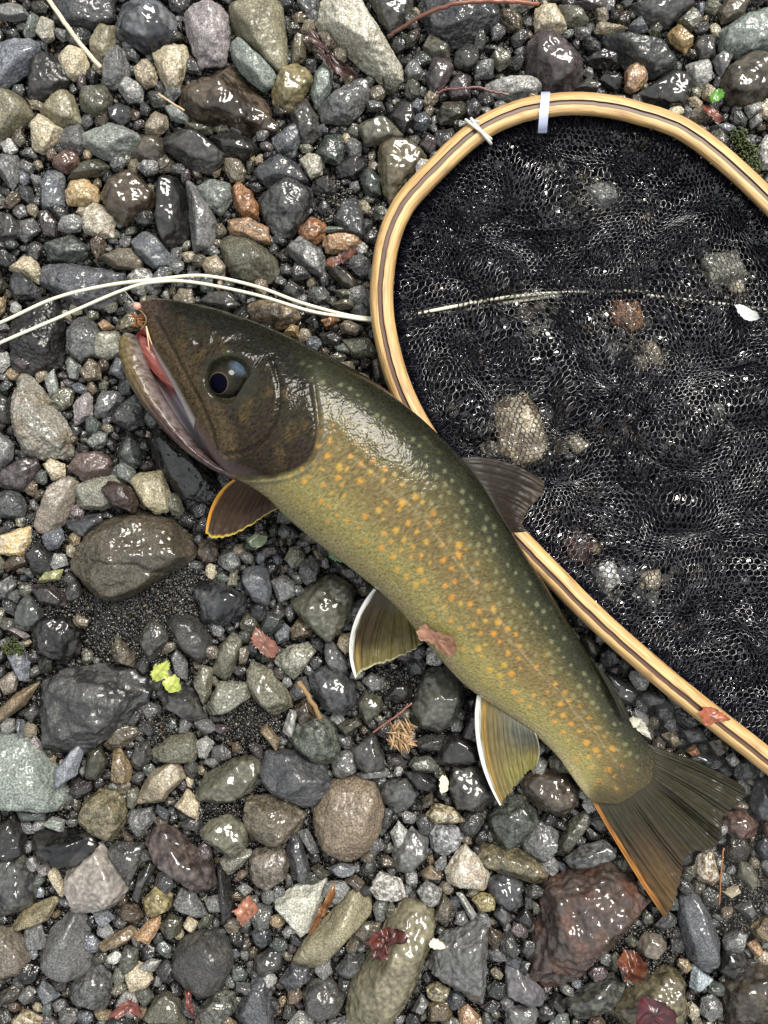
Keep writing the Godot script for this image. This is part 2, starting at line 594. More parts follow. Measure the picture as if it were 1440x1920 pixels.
func build_gravel() -> void:
	# the countless smaller stones between: instanced, none overlapping the stones above
	var kinds := 12
	var lists := []
	for k in kinds:
		lists.append([])
	var grit := []
	var tone_keys := ["bk", "dk", "dk", "dk", "gr", "gr", "gr", "gr", "gr", "dg", "dg", "ol", "od", "ob", "tn", "lg", "pu", "gd", "bl", "br", "og", "cr", "tb", "og"]
	var steps := [[62.0, 900, false], [40.0, 2600, false], [26.0, 2600, false], [24.0, 5000, true], [18.0, 12000, true], [13.5, 24000, true], [10.0, 40000, true], [7.0, 52000, true]]
	for st in steps:
		var rad: float = st[0]
		for tr in int(st[1]):
			var inside: bool = st[2] and (tr % 10 < 8 or rad < 9)
			var p := Vector2(rng.randf_range(-60, 1500), rng.randf_range(-60, 1980)) if inside else Vector2(rng.randf_range(CX0 + 70, CX0 + CW * 4 - 70), rng.randf_range(CZ0 + 70, CZ0 + CH * 4 - 70))
			if not st[2] and p.x > -70 and p.x < 1510 and p.y > -70 and p.y < 1990:
				continue
			var r := rad * rng.randf_range(0.8, 1.2)
			if r > 8.0 and silt(p) > 0.4:
				continue
			var asp := rng.randf_range(0.6, 1.0)
			var ok := true
			var q := r * 0.62 / 4.0
			var ci := (p.x - CX0) / 4.0
			var cj := (p.y - CZ0) / 4.0
			for j in range(int(cj - q), int(cj + q) + 1):
				for i in range(int(ci - q), int(ci + q) + 1):
					if covered[j * CW + i] and (i - ci) * (i - ci) + (j - cj) * (j - cj) < q * q:
						ok = false
						break
				if not ok:
					break
			if not ok:
				continue
			q = r * asp * 0.9 / 4.0
			for j in range(int(cj - q), int(cj + q) + 1):
				for i in range(int(ci - q), int(ci + q) + 1):
					if (i - ci) * (i - ci) + (j - cj) * (j - cj) < q * q:
						covered[j * CW + i] = 1
			var y := -0.0022 - 0.0042 * ss(16.0, 7.0, r) - r * PX * 0.08 + rng.randf_range(-0.0012, 0.0012)
			var b := Basis.from_euler(Vector3(rng.randf_range(-0.35, 0.35), rng.randf() * TAU, rng.randf_range(-0.35, 0.35)))
			b = b * Basis.from_scale(Vector3(r * PX * 1.12, r * PX * rng.randf_range(0.6, 0.9), r * PX * 1.12 * asp))
			var t: Array = tones[tone_keys[rng.randi() % tone_keys.size()]]
			var g := rng.randf_range(0.8, 1.6)
			lists[rng.randi() % kinds].append([Transform3D(b, at(p.x, p.y, 0) + Vector3(0, y + r * PX * 0.25, 0)), lin(t[0] * g * (0.78 if rad < 12 else 1.0), t[1] * g * (0.78 if rad < 12 else 1.0), t[2] * g * (0.78 if rad < 12 else 1.0))])
	# the bank goes on beyond the picture
	for tr in 26000:
		var p := Vector2(rng.randf_range(-5200, 6600), rng.randf_range(-5200, 7000))
		if p.x > CX0 + 60 and p.x < CX0 + CW * 4 - 60 and p.y > CZ0 + 60 and p.y < CZ0 + CH * 4 - 60:
			continue
		var r := rng.randf_range(34, 72)
		var b := Basis.from_euler(Vector3(rng.randf_range(-0.35, 0.35), rng.randf() * TAU, rng.randf_range(-0.35, 0.35))) * Basis.from_scale(Vector3(r, r * rng.randf_range(0.6, 0.9), r * rng.randf_range(0.6, 1.0)) * PX)
		var t: Array = tones[tone_keys[rng.randi() % tone_keys.size()]]
		var g := rng.randf_range(0.8, 1.5)
		lists[rng.randi() % kinds].append([Transform3D(b, at(p.x, p.y, 0) + Vector3(0, -0.003 + rng.randf_range(-0.003, 0.003), 0)), lin(t[0] * g, t[1] * g, t[2] * g)])
	for k in 34000:
		var p := Vector2(rng.randf_range(-120, 1560), rng.randf_range(-120, 2040))
		if k >= 26000:
			var w: Array = silts[k % silts.size()]
			p = Vector2(w[0], w[1]) + Vector2.from_angle(rng.randf() * TAU) * float(w[2]) * sqrt(rng.randf())
		var r := rng.randf_range(1.8, 4.6) * PX
		var b := Basis.from_euler(Vector3(rng.randf() * TAU, rng.randf() * TAU, 0)) * Basis.from_scale(Vector3(r, r * 0.8, r * rng.randf_range(0.6, 1.0)))
		var t: Array = tones[["bk", "dk", "br", "bw", "gr", "od", "bw", "bk", "dk", "tb", "bk", "dk", "od", "tn"][rng.randi() % 14]]
		var g := rng.randf_range(0.5, 1.2)
		grit.append([Transform3D(b, at(p.x, p.y, 0) + Vector3(0, bed_height(p.x, p.y) + 0.001 + silt(p) * 0.005 + rng.randf_range(-0.0005, 0.0012), 0)), lin(t[0] * g, t[1] * g, t[2] * g)])
	var bed := thing("gravel", Vector3.ZERO)
	tag(bed, "wet mixed gravel and grit filling the gaps between the larger stones", "gravel", "", "stuff")
	var total := 0
	for k in kinds + 1:
		var poly := PackedVector2Array()
		var n := rng.randi_range(5, 7)
		for i in n:
			var a := TAU * (i + rng.randf_range(-0.3, 0.3)) / n
			poly.push_back(Vector2(cos(a), sin(a)) * rng.randf_range(0.85, 1.0))
		var pats := ["n", "m", "v", "n", "s", "m"]
		var s := stone_shape(poly, 0.9, [0.0, 0.5, 1.5, 3.5, 0.0, 1.0][k % 6], 4 if k < kinds else 1, 900 + k, Color(0.9, 0.9, 0.9), Color(0.55, 0.55, 0.55), pats[k % 6])
		var mm := MultiMesh.new()
		mm.transform_format = MultiMesh.TRANSFORM_3D
		mm.use_colors = true
		mm.mesh = s.mesh()
		var list: Array = lists[k] if k < kinds else grit
		mm.instance_count = list.size()
		for i in list.size():
			mm.set_instance_transform(i, list[i][0])
			mm.set_instance_color(i, list[i][1])
		total += list.size()
		var mi := MultiMeshInstance3D.new()
		mi.multimesh = mm
		mi.material_override = mats.damp_gravel if k % 3 == 1 and k < kinds else mats.gravel
		mi.name = ("small_stones_%03d" % k) if k < kinds else "grit"
		mi.set_meta("kind", "stuff")
		bed.add_child(mi, true)
	print("gravel pieces ", total)

# ---------------------------------------------------------------- landing net
var hoop := PackedVector2Array()      # centre line of the rim, in photograph pixels
var hoop_cells := PackedFloat32Array()
const HX := 640
const HZ := 120
const HW := 66
const HH := 90

func hoop_path() -> void:
	hoop = spline(points([1778, 1690, 1786, 1500, 1776, 1290, 1748, 1080, 1702, 870, 1640, 690, 1555, 515, 1440, 376, 1300, 254, 1193, 211, 1103, 195, 1027, 198, 960, 214, 885, 254, 795, 340, 748, 400, 722, 480, 716, 580, 735, 680, 770, 770, 828, 862, 900, 940, 976, 1016, 1050, 1092, 1127, 1168, 1227, 1256, 1300, 1316, 1432, 1420, 1560, 1526, 1690, 1632, 1778, 1700]), 8)
	var inner := hoop
	hoop_cells.resize(HW * HH)
	for j in HH:
		for i in HW:
			var p := Vector2(HX + i * 20, HZ + j * 20)
			var d := seg_dist(p, hoop)
			hoop_cells[j * HW + i] = d if Geometry2D.is_point_in_polygon(p, inner) else -d

func hoop_inside(p: Vector2) -> float:   # distance inside the rim, negative outside
	var x := clampf((p.x - HX) / 20.0, 0, HW - 1.01)
	var y := clampf((p.y - HZ) / 20.0, 0, HH - 1.01)
	var i := int(x)
	var j := int(y)
	var k := j * HW + i
	return lerpf(lerpf(hoop_cells[k], hoop_cells[k + 1], x - i), lerpf(hoop_cells[k + HW], hoop_cells[k + HW + 1], x - i), y - j)

func hoop_distance(p: Vector2) -> float:
	if p.x < HX or p.y < HZ or p.x > HX + HW * 20 or p.y > HZ + HH * 20:
		return 1e6
	return absf(hoop_inside(p))

func rim_height(p: Vector2) -> float:
	return 0.0165 + 0.002 * ss(1000, 400, p.y)

var windows := [[1175, 595, 62], [1228, 668, 48], [980, 805, 95], [1085, 835, 55], [1140, 1080, 66], [1222, 1090, 50], [1083, 1025, 52], [1125, 365, 62], [1362, 505, 80], [1010, 575, 60], [900, 860, 40], [1165, 790, 40]]

func openness(p: Vector2) -> float:   # where the bag lies in a single smooth layer
	var o := 0.0
	for w in windows:
		o = maxf(o, ss(float(w[2]) * 0.95, float(w[2]) * 0.5, p.distance_to(Vector2(w[0], w[1])) + 14.0 * fine.get_noise_2d(p.x * 0.03, p.y * 0.03)))
	return o

func drape(p: Vector2, layer: int) -> Vector3:
	# long soft folds that run across the bag, bunched strands on their flanks
	var k := layer * 3.7
	var o := openness(p)
	var calm := 1.0 - 0.8 * o
	var d := hoop_inside(p)
	var edge := ss(8, 80, d)
	var s := -0.38 * p.x + 0.92 * p.y
	var l := 0.92 * p.x + 0.38 * p.y
	var ph := s * TAU / 185.0 + 3.0 * fine.get_noise_2d(p.x * 0.0021 + k, p.y * 0.0021) + 0.9 * fine.get_noise_2d(l * 0.004, k)
	var m := ss(-0.45, 0.4, fine.get_noise_2d(p.x * 0.0034 + k + 40.0, p.y * 0.0034))
	var ph2 := (s * 0.8 + l * 0.5) * TAU / 58.0 + 2.4 * fine.get_noise_2d(p.x * 0.005 + k + 11.0, p.y * 0.005)
	var m2 := ss(-0.1, 0.6, fine.get_noise_2d(p.x * 0.0046 + k + 80.0, p.y * 0.0046))
	var crest := pow(0.5 + 0.5 * sin(ph), 2.0)
	var y := 0.0042 + (0.0080 * crest * m + 0.0015 * sin(ph2) * m2 + 0.0016 * fine.get_noise_2d(p.x * 0.012 + k, p.y * 0.012)) * calm
	var q := p + (Vector2(-0.38, 0.92) * (-18.0 * cos(ph) * m) + Vector2(-0.8, 0.6) * (-3.2 * cos(ph2) * m2)) * calm * edge
	q += Vector2(fine.get_noise_2d(p.x * 0.0036 + k, p.y * 0.0036), fine.get_noise_2d(p.x * 0.0036, p.y * 0.0036 + k + 9.0)) * 16.0 * edge
	y += 0.0012 * layer
	if layer < 2:
		y *= 0.75
	y = lerpf(0.014, maxf(y, 0.0026), edge)
	return at(q.x, q.y, y)

func build_net() -> void:
	var net := thing("landing_net", at(1200, 700, 0))
	tag(net, "bamboo hoop landing net with wet black mesh lying under the fish", "landing net")
	# three laminated strips of the rim
	var n := hoop.size()
	var run := 0.0
	var strips := [["outer_strip", -22.0, -7.0, 0.0], ["dark_strip", -7.0, 1.5, -0.0007], ["inner_strip", 1.5, 22.0, 0.0004]]
	for st in strips:
		var s := Shape.new()
		var cols := 22
		run = 0.0
		for i in n:
			if i > 0:
				run += hoop[i].distance_to(hoop[i - 1])
			var t := (hoop[mini(i + 1, n - 1)] - hoop[maxi(i - 1, 0)]).normalized()
			var side := Vector2(t.y, -t.x)       # towards the inside of the hoop
			if hoop_turn() > 0:
				side = -side
			var yc := rim_height(hoop[i])
			for j in cols:
				var a: float = st[1]
				var b: float = st[2]
				var u := 0.0
				var y := 0.0
				var half := 0.0058
				if j < 14:     # upper face
					u = lerpf(a, b, j / 13.0)
					var e := absf(u) / 22.0
					y = half * sqrt(maxf(0.0, 1.0 - pow(e, 3.2))) + st[3]
				else:          # lower face, back again
					u = lerpf(b, a, (j - 14) / 7.0)
					y = -half * 0.9 * sqrt(maxf(0.0, 1.0 - pow(absf(u) / 22.0, 4.0)))
				var q := hoop[i] + side * (u + (0.4 * fine.get_noise_2d(run * 0.02, 3.0) + 0.5 * fine.get_noise_2d(run * 0.09, 9.0)) * (1.0 if absf(u) < 8.0 else 0.4))
				s.v.push_back(at(q.x, q.y, yc + y) - net.position)
				var grain := fine.get_noise_2d(u * 0.55, run * 0.006) * 0.6 + fine.get_noise_2d(u * 1.6 + 40, run * 0.012) * 0.4
				var blot := noise.get_noise_2d(run * 0.008, u * 0.03 + 60)
				var col: Color
				if st[0] == "dark_strip":
					col = lin(66, 44, 33).lerp(lin(100, 72, 54), clampf(0.35 + 0.7 * grain, 0, 1))
				else:
					col = lin(192, 160, 108).lerp(lin(142, 108, 66), clampf(0.32 + 0.75 * grain + 0.25 * blot, 0, 1))
					col = col.lerp(lin(112, 74, 38), 0.4 * ss(0.4, 0.75, fine.get_noise_2d(u * 2.2 + 9, run * 0.009 + 33)))
				col *= 1.0 - 0.3 * ss(0.25, 0.6, noise.get_noise_2d(run * 0.025, u * 0.05 + 20.0))
				col.a = 1.0
				s.c.push_back(col)
		s.grid(n, cols, 0, true, hoop_turn() > 0)
		put(st[0], s, mats.wood, net)
	# handle beyond the picture's edge
	var h := Shape.new()
	var hp := PackedVector3Array()
	var hr := []
	for i in 14:
		var t := i / 13.0
		hp.push_back(at(lerpf(1730, 2150, t), lerpf(1650, 2010, t), 0.0175) - net.position)
		hr.append(0.012 - 0.003 * sin(t * PI) + 0.001 * t)
	tube(h, hp, hr, 16, lin(150, 104, 58))
	put("handle", h, mats.wood, net)
	# mesh bag: honeycomb of thin knotted strands, draped in folds
	var w := 10.4
	var rr := w / sqrt(3.0)
	var s := Shape.new()
	var lower := Shape.new()
	var count := 0
	var film := Shape.new()
	for layer in 3:
		for j in range(int(100 / (1.5 * rr)), int(1760 / (1.5 * rr))):
			for i in range(int(650 / w), int(1800 / w)):
				var c := Vector2(i * w + (j % 2) * w * 0.5, j * 1.5 * rr)
				var d := hoop_inside(c)
				if d < 4.0:
					continue
				if layer < 2 and (openness(c) > 0.35 or (c.x > 1580 or c.y > 1580)):
					continue
				var q := []
				for k in 4:
					var a := PI / 6.0 + k * PI / 3.0
					q.append(drape(c + Vector2(cos(a), sin(a)) * rr, layer))
				if layer == 2 and rng.randf() < lerpf(0.55, 0.3, openness(c)):
					var m0 := film.v.size()
					var fs := rng.randf_range(0.3, 0.75)
					var fc := c + Vector2.from_angle(rng.randf() * TAU) * rr * (1.0 - fs)
					var mean := Vector3.ZERO
					for k in 6:
						var a := PI / 6.0 + k * PI / 3.0
						var e := drape(fc + Vector2(cos(a), sin(a) * 0.8) * rr * fs, layer) + Vector3(0, 0.0003 + rng.randf_range(-0.0001, 0.0001), 0) - net.position
						mean += e / 6.0
						film.v.push_back(e)
					film.v.push_back(mean + Vector3(rng.randf_range(-0.0003, 0.0003), rng.randf_range(0.0001, 0.0006), rng.randf_range(-0.0003, 0.0003)))
					for k in 6:
						film.tri(m0 + k, m0 + 6, m0 + (k + 1) % 6)
				for k in 3:
					strand(s if layer == 2 else lower, q[k] - net.position, q[k + 1] - net.position, 0.00046 if layer < 2 else lerpf(0.00040, 0.0003, openness(c)))
					count += 1
	print("strands ", count)
	put("netting", s, mats.wet_strand, net).set_meta("kind", "stuff")
	put("lower_netting", lower, mats.strand, net).set_meta("kind", "stuff")
	put("water_film", film, mats.film, net).set_meta("kind", "stuff")
	# gathered top edge of the bag, bound to the rim with dark cord
	var b := Shape.new()
	for i in range(0, n - 1):
		var t := (hoop[i + 1] - hoop[i])
		var side := Vector2(t.y, -t.x).normalized() * (-1.0 if hoop_turn() > 0 else 1.0)
		for k in 5:
			var p := hoop[i] + t * (k / 5.0) + side * 24.0
			for m in 2:
				var a := at(p.x + rng.randf_range(-5, 5), p.y + rng.randf_range(-5, 5), rim_height(p) - 0.002 + rng.randf_range(-0.002, 0.002)) - net.position
				var c := p + side * rng.randf_range(8, 22) + t.normalized() * rng.randf_range(-14, 14)
				strand(b, a, at(c.x, c.y, 0.0125 + rng.randf_range(-0.004, 0.002)) - net.position)
	put("bag_edge", b, mats.strand, net)
	# cable tie, wire tie and the knot on the rim
	var tie := Shape.new()
	var rows := 26
	for i in rows:
		var a := TAU * i / (rows - 1)
		for j in 2:
			var p := Vector2(1020 + (j - 0.5) * 17, 211 - 39 * cos(a) + 0.0)
			p.x += (p.y - 211) * -0.08
			tie.v.push_back(at(p.x, p.y, rim_height(p) + 0.0074 * sin(a)) - net.position)
			tie.c.push_back(Color(0.7, 0.72, 0.8))
	tie.grid(rows, 2, 0, false, true)
	var tm := put("cable_tie", tie, mats.plastic, net)
	tm.set_meta("label", "translucent plastic cable tie round the hoop's top")
	var wire := Shape.new()
	for k in 2:
		var wp := PackedVector3Array()
		for i in 20:
			var a := TAU * i / 19.0
			var c := Vector2(897 + k * 5, 243 + k * 3) + Vector2(-0.55, -0.83).rotated(1.35) * 0.0 + Vector2(0.62, 0.78).rotated(-0.25 + 0.25 * k) * (-cos(a) * 30.0)
			wp.push_back(at(c.x, c.y, rim_height(c) + 0.0072 * sin(a)) - net.position)
		tube(wire, wp, [0.0008], 6, lin(200, 200, 192))
	var tail := PackedVector3Array()
	for i in 12:
		var t := i / 11.0
		tail.push_back(at(lerpf(898, 862, t), 228 + 16 * t * t - 8 * t, rim_height(Vector2(880, 240)) + 0.007 - 0.010 * t) - net.position)
	tube(wire, tail, [0.0006], 6, lin(190, 190, 184))
	put("wire_tie", wire, mats.cord, net)

func hoop_turn() -> float:
	return turn_cache if turn_cache != 0.0 else compute_turn()

var turn_cache := 0.0
func compute_turn() -> float:
	for i in hoop.size():
		turn_cache += hoop[i].cross(hoop[(i + 1) % hoop.size()])
	return turn_cache

func strand(s: Shape, a: Vector3, b: Vector3, r := 0.0004) -> void:
	var t := (b - a)
	var l := t.length()
	if l < 1e-5:
		return
	t /= l
	var x := t.cross(Vector3(0.13, 0.98, 0.1)).normalized()
	var y := x.cross(t)
	var k := s.v.size()
	for e in 2:
		var p := a - t * r * 0.6 if e == 0 else b + t * r * 0.6
		s.v.push_back(p + y * r)
		s.v.push_back(p - x * r * 0.9 - y * r * 0.5)
		s.v.push_back(p + x * r * 0.9 - y * r * 0.5)
		for m in 3:
			s.c.push_back(Color(0.006, 0.006, 0.009))
	for j in 3:
		var j2 := (j + 1) % 3
		s.tri(k + j, k + j2, k + 3 + j)
		s.tri(k + j2, k + 3 + j2, k + 3 + j)
# ---------------------------------------------------------------- the fish
var back := PackedVector2Array()
var belly := PackedVector2Array()
var gill := PackedVector2Array()
var lip_groove := PackedVector2Array()
var cheek_line := PackedVector2Array()

func lift(s: float) -> float:     # height of the fish's middle plane along its length, 0 snout .. 1 tail root
	return 0.034 - 0.002 * ss(0.1, 0.0, s) - 0.0218 * ss(0.45, 0.97, s)

func girth(s: float) -> float:    # half thickness
	var a := 0.0045 + 0.0155 * pow(ss(0.0, 0.2, s), 0.7)
	a += 0.0055 * ss(0.12, 0.4, s)
	return (a - 0.0222 * pow(ss(0.42, 1.02, s), 0.95)) * lerpf(1.0, 0.42, ss(0.80, 1.0, s))

func gill_side(q: Vector2) -> float:   # signed distance to the gill cover's edge, positive on the head
	var best := 1e9
	var sgn := 1.0
	for i in gill.size() - 1:
		var c := Geometry2D.get_closest_point_to_segment(q, gill[i], gill[i + 1])
		var d := q.distance_squared_to(c)
		if d < best:
			best = d
			sgn = signf((gill[i + 1] - gill[i]).cross(q - gill[i]))
	return sqrt(best) * sgn

func spot(u: float, v: float, pitch: float, salt: float, keep: float) -> Vector2:   # (distance to the nearest spot, its own random number)
	var best := 1e9
	var own := 0.0
	var ci := int(floor(u / pitch))
	var cj := int(floor(v / pitch))
	for j in range(cj - 1, cj + 2):
		for i in range(ci - 1, ci + 2):
			var h := fposmod(sin(i * 127.1 + j * 311.7 + salt) * 43758.547, 1.0)
			if h > keep:
				continue
			var h2 := fposmod(sin(i * 269.5 + j * 183.3 + salt) * 28631.31, 1.0)
			var h3 := fposmod(sin(i * 71.7 + j * 91.9 + salt) * 12731.17, 1.0)
			var d := Vector2(u - (i + 0.22 + 0.56 * h2 + 0.5 * (j & 1)) * pitch, v - (j + 0.22 + 0.56 * h3) * pitch).length()
			if d < best:
				best = d
				own = h2
	return Vector2(best, own)

func fish_color(q: Vector2, s: float, w: float, u: float, half: float) -> Color:
	var lat := w * half
	var n1 := noise.get_noise_2d(u * 0.012, lat * 0.02)
	var n2 := fine.get_noise_2d(u * 0.16, lat * 0.16)
	var n3 := fine.get_noise_2d(u * 0.34 + 50, lat * 0.34)
	var ww := w + 0.10 * n1
	var c := lin(150, 140, 104).lerp(lin(134, 126, 80), ss(-0.95, -0.7, ww))
	c = c.lerp(lin(108, 95, 63), ss(-0.62, -0.12, ww))
	c = c.lerp(lin(84, 79, 52), ss(-0.0, 0.4, ww))
	c = c.lerp(lin(52, 53, 40), ss(0.32, 0.66, ww))
	c = c.lerp(lin(32, 33, 26), ss(0.62, 0.95, ww))
	c = c.lerp(c * 1.12, ss(0.5, 0.9, s))
	# fine vermiculation and grain
	c *= 0.68 * (1.0 + 0.26 * n2 + 0.3 * n3)
	var tail := ss(0.25, 0.6, s)
	c = c.lerp(c * lin(196, 186, 160) * 2.3, 0.30 * ss(0.25, 0.6, n3) * ss(-0.8, -0.2, ww))
	# spots
	if s > 0.24:
		var o := spot(u, lat, 23.0, 3.0, 0.84)
		var band := ss(-0.78, -0.55, ww) * ss(0.34, 0.12, ww)
		var rad := 3.0 + 4.2 * o.y * o.y
		c = c.lerp(lin(176, 118, 44).lerp(lin(164, 134, 58), fposmod(o.y * 7.0, 1.0)), 0.72 * band * ss(rad + 1.0, rad * 0.6, o.x + 2.2 * n2) * ss(0.25, 0.33, s))
		var o2 := spot(u + 17.0, lat + 9.0, 20.0, 9.0, 0.85)
		var band2 := ss(-0.15, 0.2, ww) * ss(0.86, 0.66, ww)
		rad = 2.4 + 2.8 * o2.y
		c = c.lerp(lin(138, 138, 104), 0.32 * band2 * ss(rad + 1.0, rad * 0.6, o2.x + 1.4 * n2))
		# lateral line
		c = c.lerp(lin(150, 136, 108), 0.4 * ss(2.0, 0.8, absf(lat - half * 0.06 - 7.0 * n1)) * (0.4 + 0.6 * ss(-0.2, 0.3, sin(u * 0.9))))
		# thin pale scratches
		var sc := absf(fine.get_noise_2d((u + lat) * 0.010 + 9.0, (u - lat) * 0.055))
		c = c.lerp(lin(168, 158, 92), 0.35 * ss(0.02, 0.0, sc) * ss(0.0, -0.5, ww))
	# head
	if s < 0.42:
		var g := gill_side(q)
		var hn := noise.get_noise_2d(q.x * 0.018, q.y * 0.018)
		var hm := fine.get_noise_2d(q.x * 0.09, q.y * 0.09)
		var hc := lin(60, 53, 38).lerp(lin(38, 38, 30), ss(0.1, 0.6, w + 0.2 * hn))
		hc = hc.lerp(lin(58, 44, 32), 0.6 * ss(0.05, -0.5, w + 0.35 * hn))
		hc = hc.lerp(lin(104, 86, 50), 0.5 * ss(0.1, 0.5, hn) * ss(-0.9, -0.3, w) * ss(0.6, 0.2, w))
		hc = hc.lerp(lin(104, 86, 78), 0.7 * ss(330, 268, q.x))
		hc = hc.lerp(lin(112, 96, 68), 0.7 * ss(34, 10, absf(seg_dist(q, lip_groove) - 14.0)) * ss(0.0, -0.6, w))
		hc *= 0.36 * (1.0 + 0.3 * hm) + 0.24 * fine.get_noise_2d(q.x * 0.28, q.y * 0.28)
		if s < 0.20:
			hc = hc.lerp(lin(168, 162, 160), 0.85 * ss(-0.78, -0.92, w))
		else:
			hc = hc.lerp(lin(96, 84, 84), 0.7 * ss(-0.72, -0.95, w))
		hc = hc.lerp(lin(30, 26, 20), 0.65 * ss(5, 1, seg_dist(q, lip_groove)))
		hc = hc.lerp(lin(34, 26, 22), 0.8 * ss(9, 3, q.distance_to(Vector2(372, 643))))
		var e := q.distance_to(Vector2(429, 712))
		hc = hc.lerp(lin(34, 34, 28), 0.75 * ss(60, 44, e))
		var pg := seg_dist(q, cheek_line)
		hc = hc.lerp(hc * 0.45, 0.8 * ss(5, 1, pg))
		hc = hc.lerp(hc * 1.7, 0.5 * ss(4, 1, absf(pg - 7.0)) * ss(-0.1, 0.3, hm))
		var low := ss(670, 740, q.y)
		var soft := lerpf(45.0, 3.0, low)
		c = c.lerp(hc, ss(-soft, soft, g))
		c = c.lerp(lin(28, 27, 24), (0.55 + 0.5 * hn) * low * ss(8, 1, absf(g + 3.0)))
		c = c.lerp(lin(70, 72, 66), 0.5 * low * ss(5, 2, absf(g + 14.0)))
	c = c.lerp(lin(62, 56, 39) * (0.9 + 0.3 * n2), ss(0.90, 0.985, s + 0.03 * n1 + 0.02 * n2))
	c.a = 1.0
	return c

func build_fish() -> void:
	var fish := thing("fish", at(720, 1000, 0))
	tag(fish, "large olive char with orange spots lying on its side, mouth open", "fish")
	var org := fish.position
	back = points([261, 568, 285, 561, 320, 562, 360, 569, 400, 578, 440, 590, 480, 604, 520, 621, 555, 637, 590, 656, 630, 675, 670, 697, 710, 722, 750, 752, 790, 785, 825, 818, 860, 852, 895, 895, 925, 940, 955, 990, 985, 1040, 1015, 1085, 1043, 1130, 1070, 1175, 1098, 1220, 1128, 1265, 1155, 1310, 1183, 1348, 1208, 1380, 1222, 1406, 1226, 1438, 1220, 1466])
	belly = points([257, 590, 268, 612, 285, 648, 303, 685, 322, 718, 342, 758, 362, 800, 385, 838, 410, 872, 434, 893, 470, 912, 505, 937, 535, 968, 570, 998, 607, 1027, 645, 1056, 683, 1086, 715, 1112, 745, 1140, 775, 1175, 805, 1212, 838, 1250, 870, 1283, 903, 1308, 942, 1333, 980, 1360, 1015, 1388, 1045, 1418, 1068, 1450, 1090, 1480, 1112, 1503, 1158, 1508])
	gill = spline(points([560, 640, 578, 690, 587, 740, 594, 790, 592, 830, 575, 865, 540, 884, 500, 892, 455, 893, 420, 885]), 3)
	lip_groove = spline(points([292, 596, 322, 650, 350, 705, 376, 752, 396, 800, 410, 842]), 2)
	cheek_line = spline(points([508, 668, 524, 720, 522, 775, 498, 822, 458, 846, 422, 852]), 2)
	var ns := back.size()
	var stations := PackedFloat32Array()
	for i in ns - 1:
		var sub := 22 if i < 12 else 20
		for k in sub:
			stations.push_back(i + float(k) / sub)
	stations.push_back(ns - 1.0)
	var around := 230
	var sh := Shape.new()
	var run := 0.0
	var last := Vector2.ZERO
	for si in stations.size():
		var f := stations[si] / (ns - 1)
		var d := along(back, f)
		var v := along(belly, f)
		var c := (d + v) * 0.5
		var hv := (d - v) * 0.5
		var half := hv.length()
		if si > 0:
			run += c.distance_to(last)
		last = c
		var yc := lift(f)
		var t := girth(f)
		for k in around:
			var th := TAU * k / around
			var ca := cos(th)
			var sa := sin(th)
			# a fish section: full in the middle, drawn in towards back and belly
			var wide := signf(ca) * pow(absf(ca), 0.94)
			var high := sa
			var plan := c + hv * wide
			var y := t * high
			var q3 := at(plan.x, plan.y, yc)
			var ya := yc + absf(y)
			var q := Vector2(720 + q3.x / (PX * (EYE - ya) / EYE), 960 + q3.z / (PX * (EYE - ya) / EYE))
			var e := 0.0
			var m := absf(sa)
			if f < 0.42:
				var g := gill_side(q)
				var low := ss(660, 740, q.y)
				e += low * (0.0008 * ss(-3, 8, g) * ss(150, 10, g) - 0.0006 * exp(-pow((g + 4.0) / 4.0, 2.0)) + 0.0005 * exp(-pow((g + 12.0) / 4.0, 2.0)))
				var pg := seg_dist(q, cheek_line)
				e += 0.0007 * ss(40, 0, pg) * ss(-0.2, 0.6, 1.0) - 0.0011 * exp(-pow(pg / 4.5, 2.0))
				if f < 0.24:
					var lg := seg_dist(q, lip_groove)
					e -= 0.0009 * exp(-pow(lg / 4.0, 2.0))
					e -= 0.0014 * exp(-pow(q.distance_to(Vector2(372, 643)) / 6.0, 2.0))
					var er := q.distance_to(Vector2(429, 712))
					e += 0.0009 * exp(-pow((er - 54.0) / 14.0, 2.0)) - 0.0022 * ss(47, 36, er)
					e += 0.0008 * noise.get_noise_2d(q.x * 0.02, q.y * 0.02)
			e += 0.00025 * noise.get_noise_2d(run * 0.03, wide * half * 0.03) + 0.00011 * fine.get_noise_2d(run * 0.10, wide * half * 0.16) * ss(0.04, 0.3, f)
			y += signf(sa) * e * m
			sh.v.push_back(Vector3(q3.x, yc + y, q3.z) - org)
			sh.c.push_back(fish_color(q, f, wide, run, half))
	sh.grid(stations.size(), around, 0, true, true)
	for e in [0, stations.size() - 1]:
		var f := stations[e] / (ns - 1)
		var c := (along(back, f) + along(belly, f)) * 0.5
		var mid := sh.v.size()
		sh.v.push_back(at(c.x, c.y, lift(f)) - org)
		sh.c.push_back(sh.c[e * around])
		for k in around:
			var a: int = e * around + k
			var b: int = e * around + (k + 1) % around
			if e == 0:
				sh.tri(mid, b, a)
			else:
				sh.tri(mid, a, b)
	# lower jaw: a curved blade that runs back into the throat
	var out := points([227, 626, 223, 650, 231, 690, 248, 727, 272, 765, 305, 804, 345, 843, 390, 876, 434, 898, 475, 912])
	var inn := points([243, 622, 262, 638, 276, 678, 293, 718, 319, 762, 350, 806, 384, 846, 420, 874, 450, 886, 490, 900])
	var start := sh.v.size()
	var rows := 90
